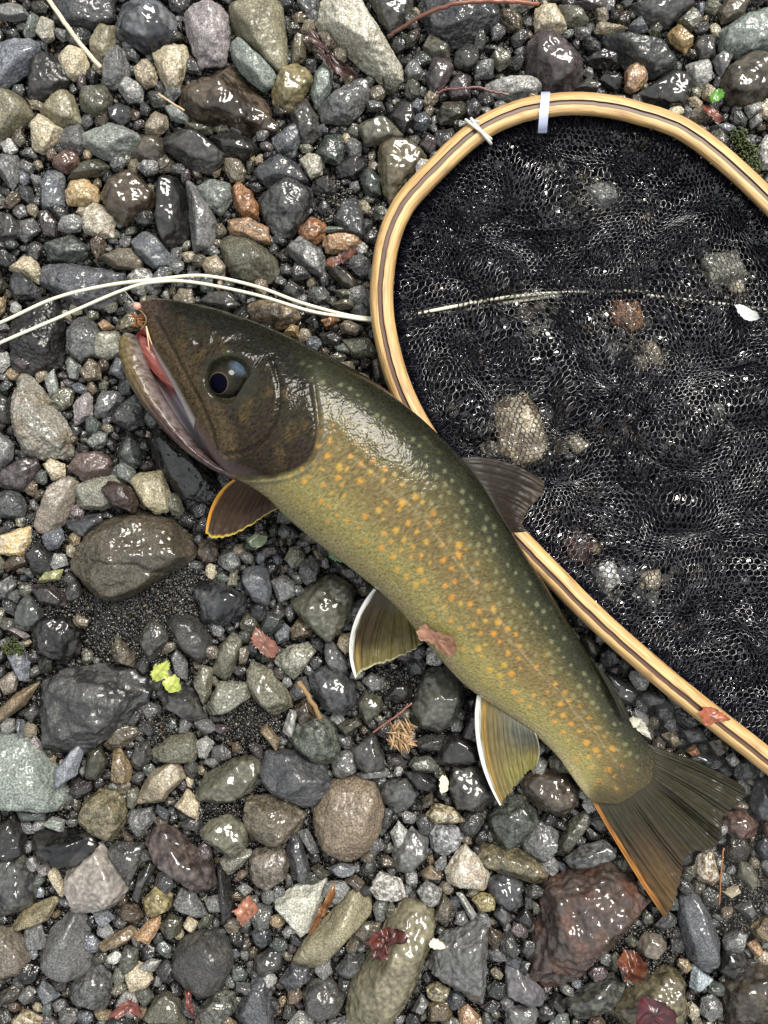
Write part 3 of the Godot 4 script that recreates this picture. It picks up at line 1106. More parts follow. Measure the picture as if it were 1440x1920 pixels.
	for i in rows:
		var f := i / (rows - 1.0)
		var a := along(out, f)
		var b := along(inn, f)
		var c := (a + b) * 0.5
		var hv := (b - a) * 0.5
		var t := 0.0105 * pow(ss(-0.06, 0.3, f), 0.7) * (1.0 - 0.35 * ss(0.8, 1.0, f))
		var round_in := sqrt(clampf(f / 0.05, 0.05, 1.0))
		for k in 48:
			var th := TAU * k / 48
			var w := cos(th)
			var q := c + hv * w * round_in
			var y := 0.030 + t * signf(sin(th)) * pow(absf(sin(th)), 0.8)
			y += 0.0006 * noise.get_noise_2d(q.x * 0.03, q.y * 0.03)
			y -= 0.0008 * exp(-pow((w + 0.25) / 0.1, 2.0)) * absf(sin(th)) * ss(0.15, 0.3, f)
			sh.v.push_back(at(q.x, q.y, 0.031) + Vector3(0, y - 0.031, 0) - org)
			var n := fine.get_noise_2d(q.x * 0.08, q.y * 0.08)
			var col := lin(96, 84, 58).lerp(lin(70, 56, 54), ss(0.28, 0.55, f + 0.1 * n))
			col = col.lerp(lin(118, 108, 108), 0.55 * ss(0.55, 0.9, f) * ss(-0.2, 0.4, fine.get_noise_2d(w * 6.0, f * 5.0)))
			col = col.lerp(lin(116, 106, 106), 0.75 * ss(0.15, 0.6, w + 0.35 * n) * ss(0.75, 0.45, f))
			col = col.lerp(lin(140, 146, 150), 0.8 * ss(0.05, 0.0, f))
			col *= 0.78 * (1.0 + 0.35 * n + 0.3 * fine.get_noise_2d(q.x * 0.25, q.y * 0.25 + w * 9.0))
			col.a = 1
			sh.c.push_back(col)
	sh.grid(rows, 48, start, true, true)
	for e in 2:
		var mid := sh.v.size()
		var f := float(e)
		var c := (along(out, f) + along(inn, f)) * 0.5
		sh.v.push_back(at(c.x, c.y, 0.030) - org)
		sh.c.push_back(sh.c[start + e * (rows - 1) * 48])
		for k in 48:
			var a := start + e * (rows - 1) * 48 + k
			var b := start + e * (rows - 1) * 48 + (k + 1) % 48
			if e == 0:
				sh.tri(mid, b, a)
			else:
				sh.tri(mid, a, b)
	put("body", sh, mats.skin, fish)
	# inside of the mouth: pale lining and pink tongue
	var jaw_in := points([250, 636, 266, 668, 284, 704, 310, 748, 342, 794, 378, 840, 402, 862])
	var lip_in := points([268, 610, 286, 646, 306, 680, 328, 716, 352, 758, 376, 800, 408, 852])
	var ml := Shape.new()
	for i in 50:
		for j in 20:
			var a := along(jaw_in, i / 49.0)
			var b := along(lip_in, i / 49.0)
			var w := j / 19.0
			var q := a.lerp(b, lerpf(-0.12, 1.15, w))
			var y := 0.034 - 0.013 * sin(w * PI) * ss(-0.05, 0.2, i / 49.0) * ss(1.0, 0.8, i / 49.0)
			ml.v.push_back(at(q.x, q.y, y) - org)
			var n := noise.get_noise_2d(q.x * 0.04, q.y * 0.04)
			var col := lin(150, 72, 62).lerp(lin(150, 142, 150), ss(0.42, 0.58, i / 49.0 + 0.12 * n))
			col = col.lerp(lin(160, 150, 150), 0.8 * ss(0.42, 0.2, w + 0.2 * n))
			col = col.lerp(lin(88, 62, 48), ss(0.8, 0.95, i / 49.0))
			ml.c.push_back(col)
	ml.grid(50, 20, 0, false)
	put("mouth_lining", ml, mats.flesh, fish)
	var tg := Shape.new()
	var sp := sphere(4)
	tg.f.append_array(flipped(sp[1]))
	var tb := Basis(Vector3.UP, -atan2(690.0 - 640.0, 312.0 - 272.0))
	for p in sp[0]:
		var q: Vector3 = tb * (p * Vector3(0.0165, 0.0035, 0.0048))
		var n := noise.get_noise_3dv(p * 2.0)
		tg.v.push_back(at(299, 681, 0.0303) + q * (1.0 + 0.14 * n) - org)
		tg.c.push_back(lin(150, 84, 74).lerp(lin(128, 66, 58), clampf(0.5 + n, 0, 1)))
	put("tongue", tg, mats.flesh, fish)
	# eye
	var ey := 0.0445
	var e0 := at(429, 712, ey + 0.006)
	var rad := 38.0 * PX * (EYE - ey - 0.006) / EYE
	var look := Vector3(-0.44, 0.84, 0.32).normalized()
	var eye := Shape.new()
	var rings := 70
	var seg := 64
	var ax := look.cross(Vector3.UP).normalized()
	var ay := ax.cross(look)
	for part in 3:
		# 0 the ball, 1 the pupil, 2 the golden ring round it
		var es := Shape.new()
		var a0: float = [0.0, 0.0, 0.575][part]
		var a1: float = [PI, 0.58, 0.64][part]
		var nr: int = [rings, 14, 6][part]
		var grow: float = [1.0, 1.012, 1.008][part]
		for i in nr:
			var a := lerpf(a0, a1, i / (nr - 1.0))
			for j in seg:
				var b := TAU * j / seg
				var dir := look * cos(a) + (ax * cos(b) * 0.82 + ay * sin(b)) * sin(a)
				var p := dir.normalized() * rad * grow
				p.y *= 0.92
				es.v.push_back(e0 + p - org)
				var col := Color(0.002, 0.0025, 0.007)
				if part == 2:
					col = lin(70, 60, 42)
				elif part == 0:
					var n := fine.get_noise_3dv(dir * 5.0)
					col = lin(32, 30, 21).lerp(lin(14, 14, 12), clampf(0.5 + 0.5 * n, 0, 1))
					col = col.lerp(lin(60, 72, 84) * (1.0 + 0.4 * n), ss(0.74, 1.0, dir.dot(Vector3(0.62, 0.50, -0.60).normalized())) * ss(0.75, 1.0, a))  # bluish sclera plus a sky reflection painted into the ball's colour
					col = col.lerp(lin(30, 30, 26), 0.8 * ss(0.95, 0.66, a))
					col = col.lerp(lin(20, 20, 18), ss(1.75, 2.0, a))
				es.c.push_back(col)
		es.grid(nr, seg, 0, true)
		if part == 0:
			eye = es
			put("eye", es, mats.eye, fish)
		else:
			put(["", "pupil", "iris_ring"][part], es, mats.pupil, fish.get_node("eye"))
	# fins
	fin(fish, "pectoral_fin", [446, 896, 505, 902, 560, 904], [386, 1000, 403, 1009, 430, 1005, 465, 988, 505, 962, 540, 936, 566, 908], [392, 925], [566, 906], 0.031, 0.020, 0.0005, 16, "pectoral", [164, 116, 38])
	fin(fish, "pelvic_fin", [702, 1104, 738, 1126, 768, 1150], [667, 1271, 682, 1257, 720, 1242, 762, 1226, 791, 1207], [634, 1192], [788, 1178], 0.024, 0.010, 0.0006, 14, "pelvic", [206, 206, 198])
	fin(fish, "anal_fin", [896, 1304, 950, 1338, 1004, 1374], [938, 1510, 947, 1496, 971, 1466, 991, 1446, 1007, 1436], [880, 1410], [1018, 1402], 0.020, 0.009, 0.0005, 14, "anal", [210, 208, 196])
	fin(fish, "dorsal_fin", [864, 858, 910, 922, 956, 998], [1021, 903, 1018, 924, 1000, 945, 984, 967, 981, 984, 989, 996], [950, 850], [972, 1000], 0.036, 0.030, 0.0005, 12, "dorsal", [62, 55, 47])
	fin(fish, "adipose_fin", [1112, 1238, 1124, 1260, 1140, 1290], [1180, 1342, 1178, 1348, 1166, 1346], [1148, 1274], [1156, 1322], 0.0235, 0.022, 0.0009, 2, "adipose", [54, 54, 42])
	fin(fish, "tail_fin", [1206, 1392, 1214, 1430, 1206, 1462, 1172, 1484, 1092, 1470], [1394, 1474, 1398, 1492, 1376, 1511, 1356, 1532, 1353, 1563, 1340, 1588, 1302, 1597, 1283, 1612, 1277, 1642, 1264, 1688, 1246, 1722], [1316, 1426], [1170, 1612], 0.0098, 0.0085, 0.0007, 34, "tail", [66, 62, 46])

func fin(fish: Node3D, called: String, base_a: Array, tip_a: Array, lead: Array, trail: Array, yb: float, yt: float, thick: float, rays: int, look: String, edge: Array) -> void:
	var base := points(base_a)
	var tip := points(tip_a)
	var org := fish.position
	var nu := 200 if look == "tail" else (20 if look == "adipose" else 130)
	var nv := 56
	var c0 := Vector2(lead[0], lead[1]) - (base[0] + tip[0]) * 0.5
	var c1 := Vector2(trail[0], trail[1]) - (base[-1] + tip[-1]) * 0.5
	var s := Shape.new()
	var salt := float(called.length() * 13)
	for side in 2:
		for i in nu:
			var u := i / (nu - 1.0)
			var b := along(base, u)
			var t := along(tip, u)
			var frill := 2.2 * fine.get_noise_2d(u * rays * 0.9, salt)
			var m := (b + t) * 0.5 + c0 * pow(1.0 - u, 2.0) + c1 * pow(u, 2.0)
			for j in nv:
				var v := j / (nv - 1.0)
				var root := base[base.size() / 2]
				var bb := b + (root - b) * 0.0
				var q := bb * (1 - v) * (1 - v) + m * 2 * v * (1 - v) + t * v * v
				q += (t - b).normalized() * frill * v * v * ss(0.02, 0.08, u) * ss(0.98, 0.92, u)
				var y := lerpf(yb, yt, ss(0.0, 0.75, v))
				var amp := 0.0003 if look in ["pelvic", "anal", "tail"] else 0.00016
				var phase := u * rays * TAU + 2.4 * fine.get_noise_2d(u * rays * 0.45, salt + 3.0) + 0.8 * fine.get_noise_2d(u * rays * 0.6, v * 1.5)
				y += amp * sin(phase) * ss(0.0, 0.25, v)
				if look == "tail":
					y += (0.0027 * sin(u * 21.0 + 0.6) * ss(0.2, 0.5, u) * ss(0.85, 0.65, u) + 0.0014 * sin(u * 37.0)) * ss(0.05, 0.5, v) * (1.0 - 0.3 * v)
				elif look == "pelvic":
					y += 0.0011 * sin(u * 26.0) * ss(0.1, 0.4, v) * ss(1.0, 0.6, v)
				y += 0.0012 * noise.get_noise_2d(q.x * 0.02, q.y * 0.02) * v
				var th := thick * (1.0 - 0.7 * v) * (0.25 + 0.75 * ss(0.0, 0.05, u) * ss(1.0, 0.95, u))
				s.v.push_back(at(q.x, q.y, y) + Vector3(0, th if side == 0 else -th, 0) - org)
				var ray := 0.5 + 0.5 * sin(phase)
				var n := fine.get_noise_2d(u * rays * 2.3 + salt, v * 5.0)
				var c: Color
				match look:
					"pectoral":
						c = lin(52, 39, 28).lerp(lin(40, 29, 21), ray * 0.6)
						c = c.lerp(lin(92, 80, 46), 0.6 * ss(0.55, 1.0, u))
						c = c.lerp(lin(172, 118, 36), ss(0.06, 0.02, u + 0.012 * n))
						c = c.lerp(lin(168, 148, 66), 0.85 * ss(0.955, 0.985, v) * ss(0.0, 0.1, u))
					"pelvic":
						c = lin(56, 47, 30).lerp(lin(84, 78, 46), ss(0.25, 0.8, u))
						c = c.lerp(lin(108, 100, 56), 0.6 * ss(0.6, 0.95, v))
						c = c.lerp(c * 0.6, ray * 0.5)
						c = c.lerp(lin(204, 203, 194), 0.9 * ss(0.10, 0.04, u + 0.02 * n))
						c = c.lerp(lin(150, 122, 70), 0.6 * ss(0.22, 0.15, u + 0.03 * n) * ss(0.1, 0.16, u) * ss(0.5, 0.8, v))
						c = c.lerp(lin(170, 166, 136), 0.7 * ss(0.965, 0.99, v))
					"anal":
						c = lin(104, 92, 58).lerp(lin(92, 93, 82), ss(0.15, 0.7, u) * ss(0.9, 0.2, v))
						c = c.lerp(lin(104, 99, 56), ss(0.3, 0.9, v) * ss(0.2, 0.5, u))
						c = c.lerp(c * 0.62, ray * 0.55)
						c = c.lerp(lin(206, 205, 196), 0.9 * ss(0.12, 0.05, u + 0.02 * n))
						c = c.lerp(lin(168, 128, 50), 0.6 * ss(0.2, 0.14, u + 0.04 * n) * ss(0.1, 0.15, u))
						c = c.lerp(lin(176, 172, 150), 0.7 * ss(0.95, 0.985, u))
					"dorsal":
						c = lin(36, 31, 25).lerp(lin(28, 24, 19), ray * 0.6)
						c = c.lerp(lin(62, 53, 43), 0.5 * ss(0.7, 1.0, v))
					"adipose":
						c = lin(34, 34, 26)
					_:
						c = lin(44, 41, 30).lerp(lin(60, 48, 33), ss(0.55, 0.9, u) * ss(0.2, 0.8, v))
						c = c.lerp(lin(84, 64, 36), 0.6 * ss(0.75, 0.95, u) * ss(0.4, 0.9, v))
						c = c.lerp(c * 0.62, 0.6 * ray)
						c = c.lerp(c * 1.35, 0.5 * ss(0.35, 0.0, v) * ss(0.3, 0.6, u))
						c = c.lerp(lin(136, 92, 44), ss(0.945, 0.985, u + 0.012 * n) * ss(1.0, 0.75, v))
				c *= 1.0 + 0.18 * n
				c.a = 1
				s.c.push_back(c)
		s.grid(nu, nv, side * nu * nv, false, side == 1)
	# close the rim
	var half := nu * nv
	for i in nu - 1:
		for j in [0, nv - 1]:
			var a: int = i * nv + j
			var b: int = a + nv
			s.tri(a, b, a + half)
			s.tri(b, b + half, a + half)
	for j in nv - 1:
		for i in [0, nu - 1]:
			var a: int = i * nv + j
			var b: int = a + 1
			s.tri(a, a + half, b)
			s.tri(b, a + half, b + half)
	var o := put(called, s, mats.wet_fin if look in ["tail", "pelvic", "anal"] else mats.fin, fish)
	# the thick first ray is a piece of its own
	if look in ["pectoral", "pelvic", "anal"]:
		var e := Shape.new()
		var pts := PackedVector3Array()
		var rr := []
		for j in 30:
			var v := j / 29.0
			var m := (base[0] + tip[0]) * 0.5 + c0
			var q := base[0] * (1 - v) * (1 - v) + m * 2 * v * (1 - v) + tip[0] * v * v
			pts.push_back(at(q.x, q.y, lerpf(yb, yt, ss(0.0, 0.75, v)) + 0.0012 * noise.get_noise_2d(q.x * 0.02, q.y * 0.02) * v) - org)
			rr.append((0.0006 if look == "pectoral" else 0.0008) * (1.0 - 0.6 * v) * (0.6 + 0.4 * ss(0.0, 0.15, v)))
		tube(e, pts, rr, 8, lin(edge[0], edge[1], edge[2]))
		put("leading_edge", e, mats.flesh, o)
# ---------------------------------------------------------------- lines, twigs, leaves, water
func strip(called: String, path: Array, heights: Array, radius: float, col: Color, mat: String, steps := 10, wob := 0.0, col2 := Color(-1, 0, 0), taper := 1.0) -> MeshInstance3D:
	var p := spline(points(path), steps)
	var pts := PackedVector3Array()
	var rr := []
	var mid := at(p[p.size() / 2].x, p[p.size() / 2].y, 0)
	for i in p.size():
		var t := i / (p.size() - 1.0)
		var y: float = lerpf(heights[mini(int(t * (heights.size() - 1)), heights.size() - 1)], heights[mini(int(t * (heights.size() - 1)) + 1, heights.size() - 1)], fposmod(t * (heights.size() - 1), 1.0))
		var q := p[i] + Vector2(fine.get_noise_2d(i * 0.4, path[0]), fine.get_noise_2d(i * 0.4 + 70, path[1])) * wob
		pts.push_back(at(q.x, q.y, y) - mid)
		rr.append(radius * lerpf(1.0, taper, t))
	var s := Shape.new()
	tube(s, pts, rr, 8, col, col2)
	var o := put(called, s, mats[mat])
	o.position = mid
	return o

func leaf(called: String, outline: Array, y: float, curl: float, ca: Color, cb: Color, label: String, category: String, tilt := Vector2.ZERO, mat := "leaf") -> MeshInstance3D:
	# a thin curled blade with its own outline, midrib and thickness
	var poly := points(outline)
	var mid := Vector2.ZERO
	for p in poly:
		mid += p
	mid /= poly.size()
	var size := 0.0
	for p in poly:
		size = maxf(size, p.distance_to(mid))
	var ring := spline(poly + PackedVector2Array([poly[0]]), 6)
	ring.remove_at(ring.size() - 1)
	var m := ring.size()
	var lev := 7
	var s := Shape.new()
	var where := at(mid.x, mid.y, y)
	for side in 2:
		for i in lev:
			var f := i / (lev - 1.0)
			for j in m:
				var q := mid + (ring[j] - mid) * f
				q += (ring[j] - mid).normalized() * minf(1.0, size / 34.0) * (3.2 * fine.get_noise_2d(j * 0.55, size) + 1.2 * fine.get_noise_2d(j * 1.7, size)) * f
				var d := (q - mid) / size
				var h := curl * (d.x * d.x * 0.9 - 0.6 * d.y * d.y + 0.4 * noise.get_noise_2d(q.x * 0.05, q.y * 0.05)) * size * PX
				h += (d.x * tilt.x + d.y * tilt.y) * size * PX
				s.v.push_back(at(q.x, q.y, y) + Vector3(0, h + (0.00022 if side == 0 else -0.00022), 0) - where)
				var n := noise.get_noise_2d(q.x * 0.06 + 3, q.y * 0.06)
				var c := ca.lerp(cb, clampf(0.5 + 0.9 * n, 0, 1))
				c = c.lerp(cb * 0.7, 0.6 * ss(0.07, 0.02, absf(d.x * 0.5 + d.y * 0.4)))
				c.a = 1
				s.c.push_back(c)
		s.grid(lev, m, side * lev * m, true, side == 0)
	for j in m:
		var a := (lev - 1) * m + j
		var b := (lev - 1) * m + (j + 1) % m
		s.tri(a, a + lev * m, b)
		s.tri(b, a + lev * m, b + lev * m)
	var o := put(called, s, mats[mat])
	o.position = where
	tag(o, label, category)
	return o

func build_small_things() -> void:
	# two runs of the cream fly line
	var cream := lin(206, 202, 178)
	var a := strip("fly_line", [-300, 720, -120, 650, 0, 605, 100, 560, 200, 535, 300, 523, 383, 517, 480, 537, 563, 567, 647, 590, 700, 597, 760, 598, 850, 584, 960, 566, 1060, 552], [0.004, 0.012, 0.017, 0.018, 0.014, 0.009, 0.003, 0.003], 0.00085, cream, "cord")
	tag(a, "cream fly line passing above the snout, the upper of two runs", "fishing line", "cream fly lines")
	a = strip("fly_line", [-300, 790, -120, 700, 0, 643, 100, 600, 233, 543, 300, 528, 367, 530, 480, 553, 580, 583, 647, 594, 700, 600, 770, 590, 960, 556, 1125, 546, 1190, 547, 1240, 557, 1330, 567, 1440, 582, 1520, 600, 1640, 640], [0.004, 0.012, 0.018, 0.017, 0.012, 0.006, 0.003, 0.003, 0.003], 0.00085, cream, "cord")
	tag(a, "cream fly line crossing under the other near the slate, running beneath the netting", "fishing line", "cream fly lines")
	# twigs and stalks
	a = strip("straw", [70, -30, 100, 12, 125, 48, 150, 82, 188, 126], [0.016, 0.016, 0.017, 0.014, 0.010], 0.0011, lin(196, 182, 156), "dry", 8, 0.6)
	tag(a, "pale dry straw slanting between stones in the upper corner", "straw")
	a = strip("stalk", [297, 176, 315, 188, 330, 198, 346, 207], [0.011, 0.012, 0.011], 0.0005, lin(170, 150, 120), "dry", 6, 0.5)
	tag(a, "fine dry stalk lying above the small pale green pebble", "stalk")
	a = strip("twig", [728, 68, 765, 45, 800, 25, 850, 8, 900, 2, 960, 3, 1010, 8], [0.012, 0.018, 0.022, 0.022, 0.016], 0.0011, lin(70, 48, 38), "leaf", 8, 1.2, lin(126, 76, 56), 0.9)
	tag(a, "long brown twig arching across the dark rock at the top edge", "twig")
	a = strip("rootlet", [818, 176, 835, 168, 865, 166, 895, 164, 925, 172, 955, 178], [0.012, 0.013, 0.012], 0.0006, lin(92, 58, 54), "leaf", 7, 1.0)
	tag(a, "thin reddish rootlet across the dull maroon stone outside the hoop", "twig")
	a = strip("twig", [700, 1373, 725, 1355, 750, 1337, 772, 1318], [0.006, 0.009, 0.008], 0.0005, lin(120, 78, 62), "leaf", 6, 0.8)
	tag(a, "thin reddish twig between the orange husk and the belly", "twig")
	a = strip("twig", [560, 1278, 575, 1300, 590, 1326, 600, 1346], [0.013, 0.015, 0.012], 0.0012, lin(120, 96, 62), "dry", 6, 1.4)
	tag(a, "short frayed woody twig beside the blue-black glossy stone", "twig")
	a = strip("stem", [1357, 1590, 1352, 1640, 1349, 1695], [0.006, 0.009, 0.007], 0.0004, lin(130, 84, 48), "leaf", 6, 0.8)
	tag(a, "hair-thin brown stem standing beside the puddle's quartz", "twig")
	# leaves and scraps
	leaf("leaf_scrap", [782, 1185, 795, 1168, 812, 1182, 835, 1188, 853, 1198, 852, 1215, 845, 1232, 826, 1222, 808, 1206, 786, 1200], 0.0425, 0.25, lin(146, 106, 84), lin(112, 80, 62), "pinkish brown leaf scrap stuck to the fish's belly", "leaf", Vector2(0.45, -0.35))
	leaf("leaf_scrap", [472, 1200, 478, 1178, 495, 1186, 508, 1198, 526, 1218, 508, 1232, 494, 1226, 480, 1214], 0.008, 0.25, lin(122, 76, 60), lin(80, 54, 44), "brick red torn leaf lying before the long striped stone", "leaf")
	leaf("leaf_scrap", [438, 1706, 455, 1692, 466, 1682, 478, 1692, 484, 1704, 470, 1722, 456, 1738, 446, 1724], 0.010, 0.5, lin(152, 98, 74), lin(104, 70, 54), "bright rusty maple scrap beside the charred wood-like stone", "leaf")
	leaf("wet_leaf", [685, 1762, 705, 1750, 730, 1742, 758, 1740, 762, 1756, 744, 1768, 728, 1778, 728, 1800, 708, 1806, 694, 1796, 700, 1780], 0.0215, 0.7, lin(84, 42, 32), lin(48, 24, 22), "wet dark red leaf crumpled on the olive-tan cobble", "leaf")
	leaf("leaf_scrap", [206, 1898, 224, 1882, 246, 1876, 262, 1880, 272, 1890, 258, 1904, 240, 1900, 226, 1906], 0.009, 0.7, lin(112, 66, 56), lin(78, 44, 38), "maroon torn leaf near the bottom edge", "leaf")
	leaf("curled_leaf", [345, 1864, 356, 1868, 362, 1890, 366, 1912, 358, 1914, 350, 1894], 0.010, 0.9, lin(104, 50, 42), lin(70, 34, 30), "red curled leaf under the large round black stone", "leaf")
	leaf("wet_leaf", [576, 60, 590, 55, 604, 72, 622, 98, 645, 122, 672, 145, 640, 142, 618, 128, 596, 96, 580, 76], 0.006, 0.4, lin(70, 42, 34), lin(40, 26, 24), "dark wet dead leaf tucked under the pale wedge cobble", "leaf")
	leaf("leaf_scrap", [1307, 1336, 1320, 1326, 1340, 1328, 1358, 1340, 1364, 1350, 1346, 1352, 1330, 1362, 1318, 1352], 0.0232, 0.4, lin(150, 78, 50), lin(110, 62, 44), "rust coloured leaf fragment stuck on the net's straight rim", "leaf")
	leaf("leaf_scrap", [612, 490, 632, 478, 655, 470, 672, 474, 655, 486, 636, 496, 620, 500], 0.011, 0.6, lin(104, 66, 50), lin(70, 46, 38), "wet red leaf scrap on the glossy grey oblong pebble", "leaf")
	leaf("dark_leaf", [1190, 1890, 1205, 1872, 1240, 1880, 1262, 1892, 1258, 1925, 1225, 1932, 1195, 1926], 0.020, 0.4, lin(70, 28, 30), lin(40, 16, 20), "wet maroon leaf lying on the tan-brown rock at the bottom", "leaf")
	leaf("curled_leaf", [1155, 1800, 1170, 1790, 1196, 1792, 1210, 1806, 1200, 1840, 1184, 1852, 1172, 1838, 1186, 1820, 1166, 1818], 0.006, 0.9, lin(104, 60, 38), lin(66, 34, 24), "brown curled wet leaf beside the huge purple-brown boulder", "leaf")
	leaf("dead_leaf", [578, 1752, 590, 1720, 606, 1692, 624, 1662, 628, 1678, 616, 1702, 600, 1732, 586, 1756], 0.0125, 0.7, lin(124, 84, 44), lin(84, 54, 30), "narrow brown leaf leaning on the cream marbled block", "leaf")
	leaf("green_leaf", [1328, 184, 1338, 170, 1352, 166, 1356, 180, 1346, 190, 1334, 190], 0.010, 0.5, lin(86, 136, 46), lin(62, 108, 34), "small bright green leaf beside the brown dripping stone", "leaf")
	leaf("green_leaf", [612, 1028, 628, 1036, 650, 1050, 634, 1054, 618, 1046], 0.012, 0.3, lin(78, 108, 58), lin(58, 86, 44), "green grass blade tip peeping from under the belly", "leaf")
	leaf("green_leaf", [462, 1010, 480, 1002, 502, 1008, 490, 1026, 472, 1024], 0.007, 0.4, lin(98, 108, 82), lin(76, 86, 64), "dull green leaf scrap below the pectoral fin", "leaf")
	leaf("wet_leaf", [1322, 195, 1340, 205, 1352, 222, 1346, 232, 1330, 216, 1312, 206], 0.007, 0.5, lin(120, 66, 48), lin(80, 44, 36), "reddish brown bark strip between hoop and brown dripping stone", "bark")
	leaf("white_petal", [1374, 574, 1390, 570, 1408, 582, 1420, 598, 1404, 600, 1386, 590], 0.0165, 0.5, lin(206, 206, 200), lin(176, 180, 176), "small white petal lying on the black netting", "petal")
	leaf("white_chip", [804, 1768, 812, 1760, 830, 1766, 834, 1776, 824, 1780, 808, 1776], 0.017, 0.2, lin(212, 202, 180), lin(190, 176, 150), "tiny white shell chip beside the leaf-bearing cobble", "shell")
	leaf("white_chip", [824, 1462, 829, 1455, 838, 1458, 840, 1482, 826, 1484], 0.008, 0.2, lin(206, 202, 172), lin(180, 174, 140), "thin white chip standing behind the black wet pebble", "shell")
	leaf("insect_wing", [1177, 1346, 1190, 1344, 1204, 1352, 1214, 1366, 1219, 1384, 1200, 1372, 1184, 1358], 0.0155, 0.4, lin(176, 172, 150), lin(120, 118, 110), "small clear white wing beside the adipose fin", "wing")
	# orange husk: a bundle of torn fibres
	var husk := Shape.new()
	for k in 150:
		var q := Vector2(752, 1380) + Vector2(rng.randf_range(-18, 18), rng.randf_range(-22, 22))
		var dir := Vector2(0.5, 1.0).rotated(rng.randf_range(-1.2, 1.2))
		var pts := PackedVector3Array()
		var y0 := 0.007 + rng.randf_range(0, 0.004)
		for i in 5:
			var t := i / 4.0 - 0.5
			var r := q + dir * t * rng.randf_range(16, 26)
			pts.push_back(at(r.x, r.y, y0 + 0.0016 * cos(t * 3.0)) - at(752, 1380, 0))
		tube(husk, pts, [0.0002, 0.0004, 0.0005, 0.0004, 0.00015], 5, lin(158, 132, 98).lerp(lin(104, 78, 52), rng.randf()))
	var hk := put("fibre_husk", husk, mats.dry)
	hk.position = at(752, 1380, 0)
	tag(hk, "orange fibrous husk scrap below the belly", "husk")
	# yellow-green sprout: two seed leaves and a stem
	var sprout := thing("sprout", at(312, 1270, 0))
	tag(sprout, "yellow-green two-leaved sprout above the dark slab", "sprout")
	for k in 2:
		var blob: Array = [[284, 1262, 288, 1250, 298, 1246, 304, 1243, 313, 1240, 319, 1248, 316, 1258, 316, 1270, 302, 1276, 288, 1276], [306, 1278, 318, 1268, 332, 1268, 340, 1284, 338, 1294, 326, 1298, 314, 1296]][k]
		var lf := leaf("seed_leaf", blob, 0.0135, 0.35, lin(158, 162, 76), lin(122, 136, 58), "", "")
		lf.remove_meta("label")
		remove_child(lf)
		lf.name = "seed_leaf" if k == 0 else "seed_leaf_001"
		lf.position -= sprout.position
		sprout.add_child(lf, true)
	var st := Shape.new()
	tube(st, PackedVector3Array([at(292, 1246, 0.004) - sprout.position, at(302, 1262, 0.012) - sprout.position, at(318, 1280, 0.0145) - sprout.position]), [0.0005], 6, lin(206, 176, 120))
	put("stem", st, mats.leaf, sprout)
	# moss tufts
	moss([[20, 1212, 16], [36, 1218, 10]], "small yellow-green moss tuft above the bone-shaped pebble")
	moss([[1386, 255, 16], [1400, 285, 20], [1412, 310, 14]], "pale green moss strip along the hoop's outer side")
	# the artificial fly hooked in the jaw, with its tippet
	var fly := thing("artificial_fly", at(262, 598, 0))
	tag(fly, "orange and brown artificial fly hooked in the fish's upper lip", "fishing fly")
	var fo := fly.position
	var dress := Shape.new()
	for k in 46:
		var ang := rng.randf() * TAU
		var c := Vector2(258, 600) + Vector2(rng.randf_range(-4, 4), rng.randf_range(-8, 12))
		var e := c + Vector2(cos(ang), sin(ang)) * rng.randf_range(6, 13)
		tube(dress, PackedVector3Array([at(c.x, c.y, 0.041) - fo, at(e.x, e.y, 0.041 + rng.randf_range(-0.003, 0.003)) - fo]), [0.00035, 0.00015], 4, lin(150, 88, 40).lerp(lin(64, 40, 24), rng.randf()))
	put("dressing", dress, mats.dry, fly)
	var bead := Shape.new()
	bead.f.append_array(flipped(sphere(3)[1]))
	for p in sphere(3)[0]:
		bead.v.push_back(at(257, 574, 0.042) + p * Vector3(0.0018, 0.0016, 0.0018) * (1.0 + 0.15 * noise.get_noise_3dv(p * 2.0)) - fo)
		bead.c.push_back(lin(180, 134, 118))
	put("bead_head", bead, mats.flesh, fly)
	var hookp := PackedVector3Array()
	for i in 18:
		var t := i / 17.0
		var q := Vector2(258, 578) + Vector2(4 * t, 40 * t) + Vector2(14 * sin(t * 3.0), 0)
		hookp.push_back(at(q.x, q.y, 0.0415) - fo)
	var hook := Shape.new()
	tube(hook, hookp, [0.0004], 6, lin(96, 80, 54))
	put("hook", hook, mats.eye, fly)
	var tail := Shape.new()
	for k in 2:
		tube(tail, PackedVector3Array([at(274, 612, 0.041) - fo, at(277 + k * 3, 632, 0.0425) - fo, at(280 + k * 5, 656 - k * 10, 0.042) - fo]), [0.0004, 0.0003, 0.0002], 5, lin(190, 160, 124))
	put("tail_fibre", tail, mats.cord, fly)
	var tip := Shape.new()
	tube(tip, PackedVector3Array([at(255, 572, 0.042) - fo, at(244, 558, 0.034) - fo, at(233, 545, 0.020) - fo]), [0.00022], 5, lin(150, 150, 146))
	put("tippet", tip, mats.cord, fly)
	# shallow water round the tail
	var edge := points([1172, 1292, 1240, 1288, 1300, 1340, 1370, 1400, 1460, 1462, 1560, 1520, 1560, 1860, 1430, 1880, 1350, 1760, 1290, 1690, 1262, 1640, 1290, 1560, 1320, 1500, 1290, 1440, 1226, 1404, 1190, 1352])
	var ring := spline(edge + PackedVector2Array([edge[0]]), 8)
	ring.remove_at(ring.size() - 1)
	var mid := Vector2(1380, 1580)
	var w := Shape.new()
	var lev := 40
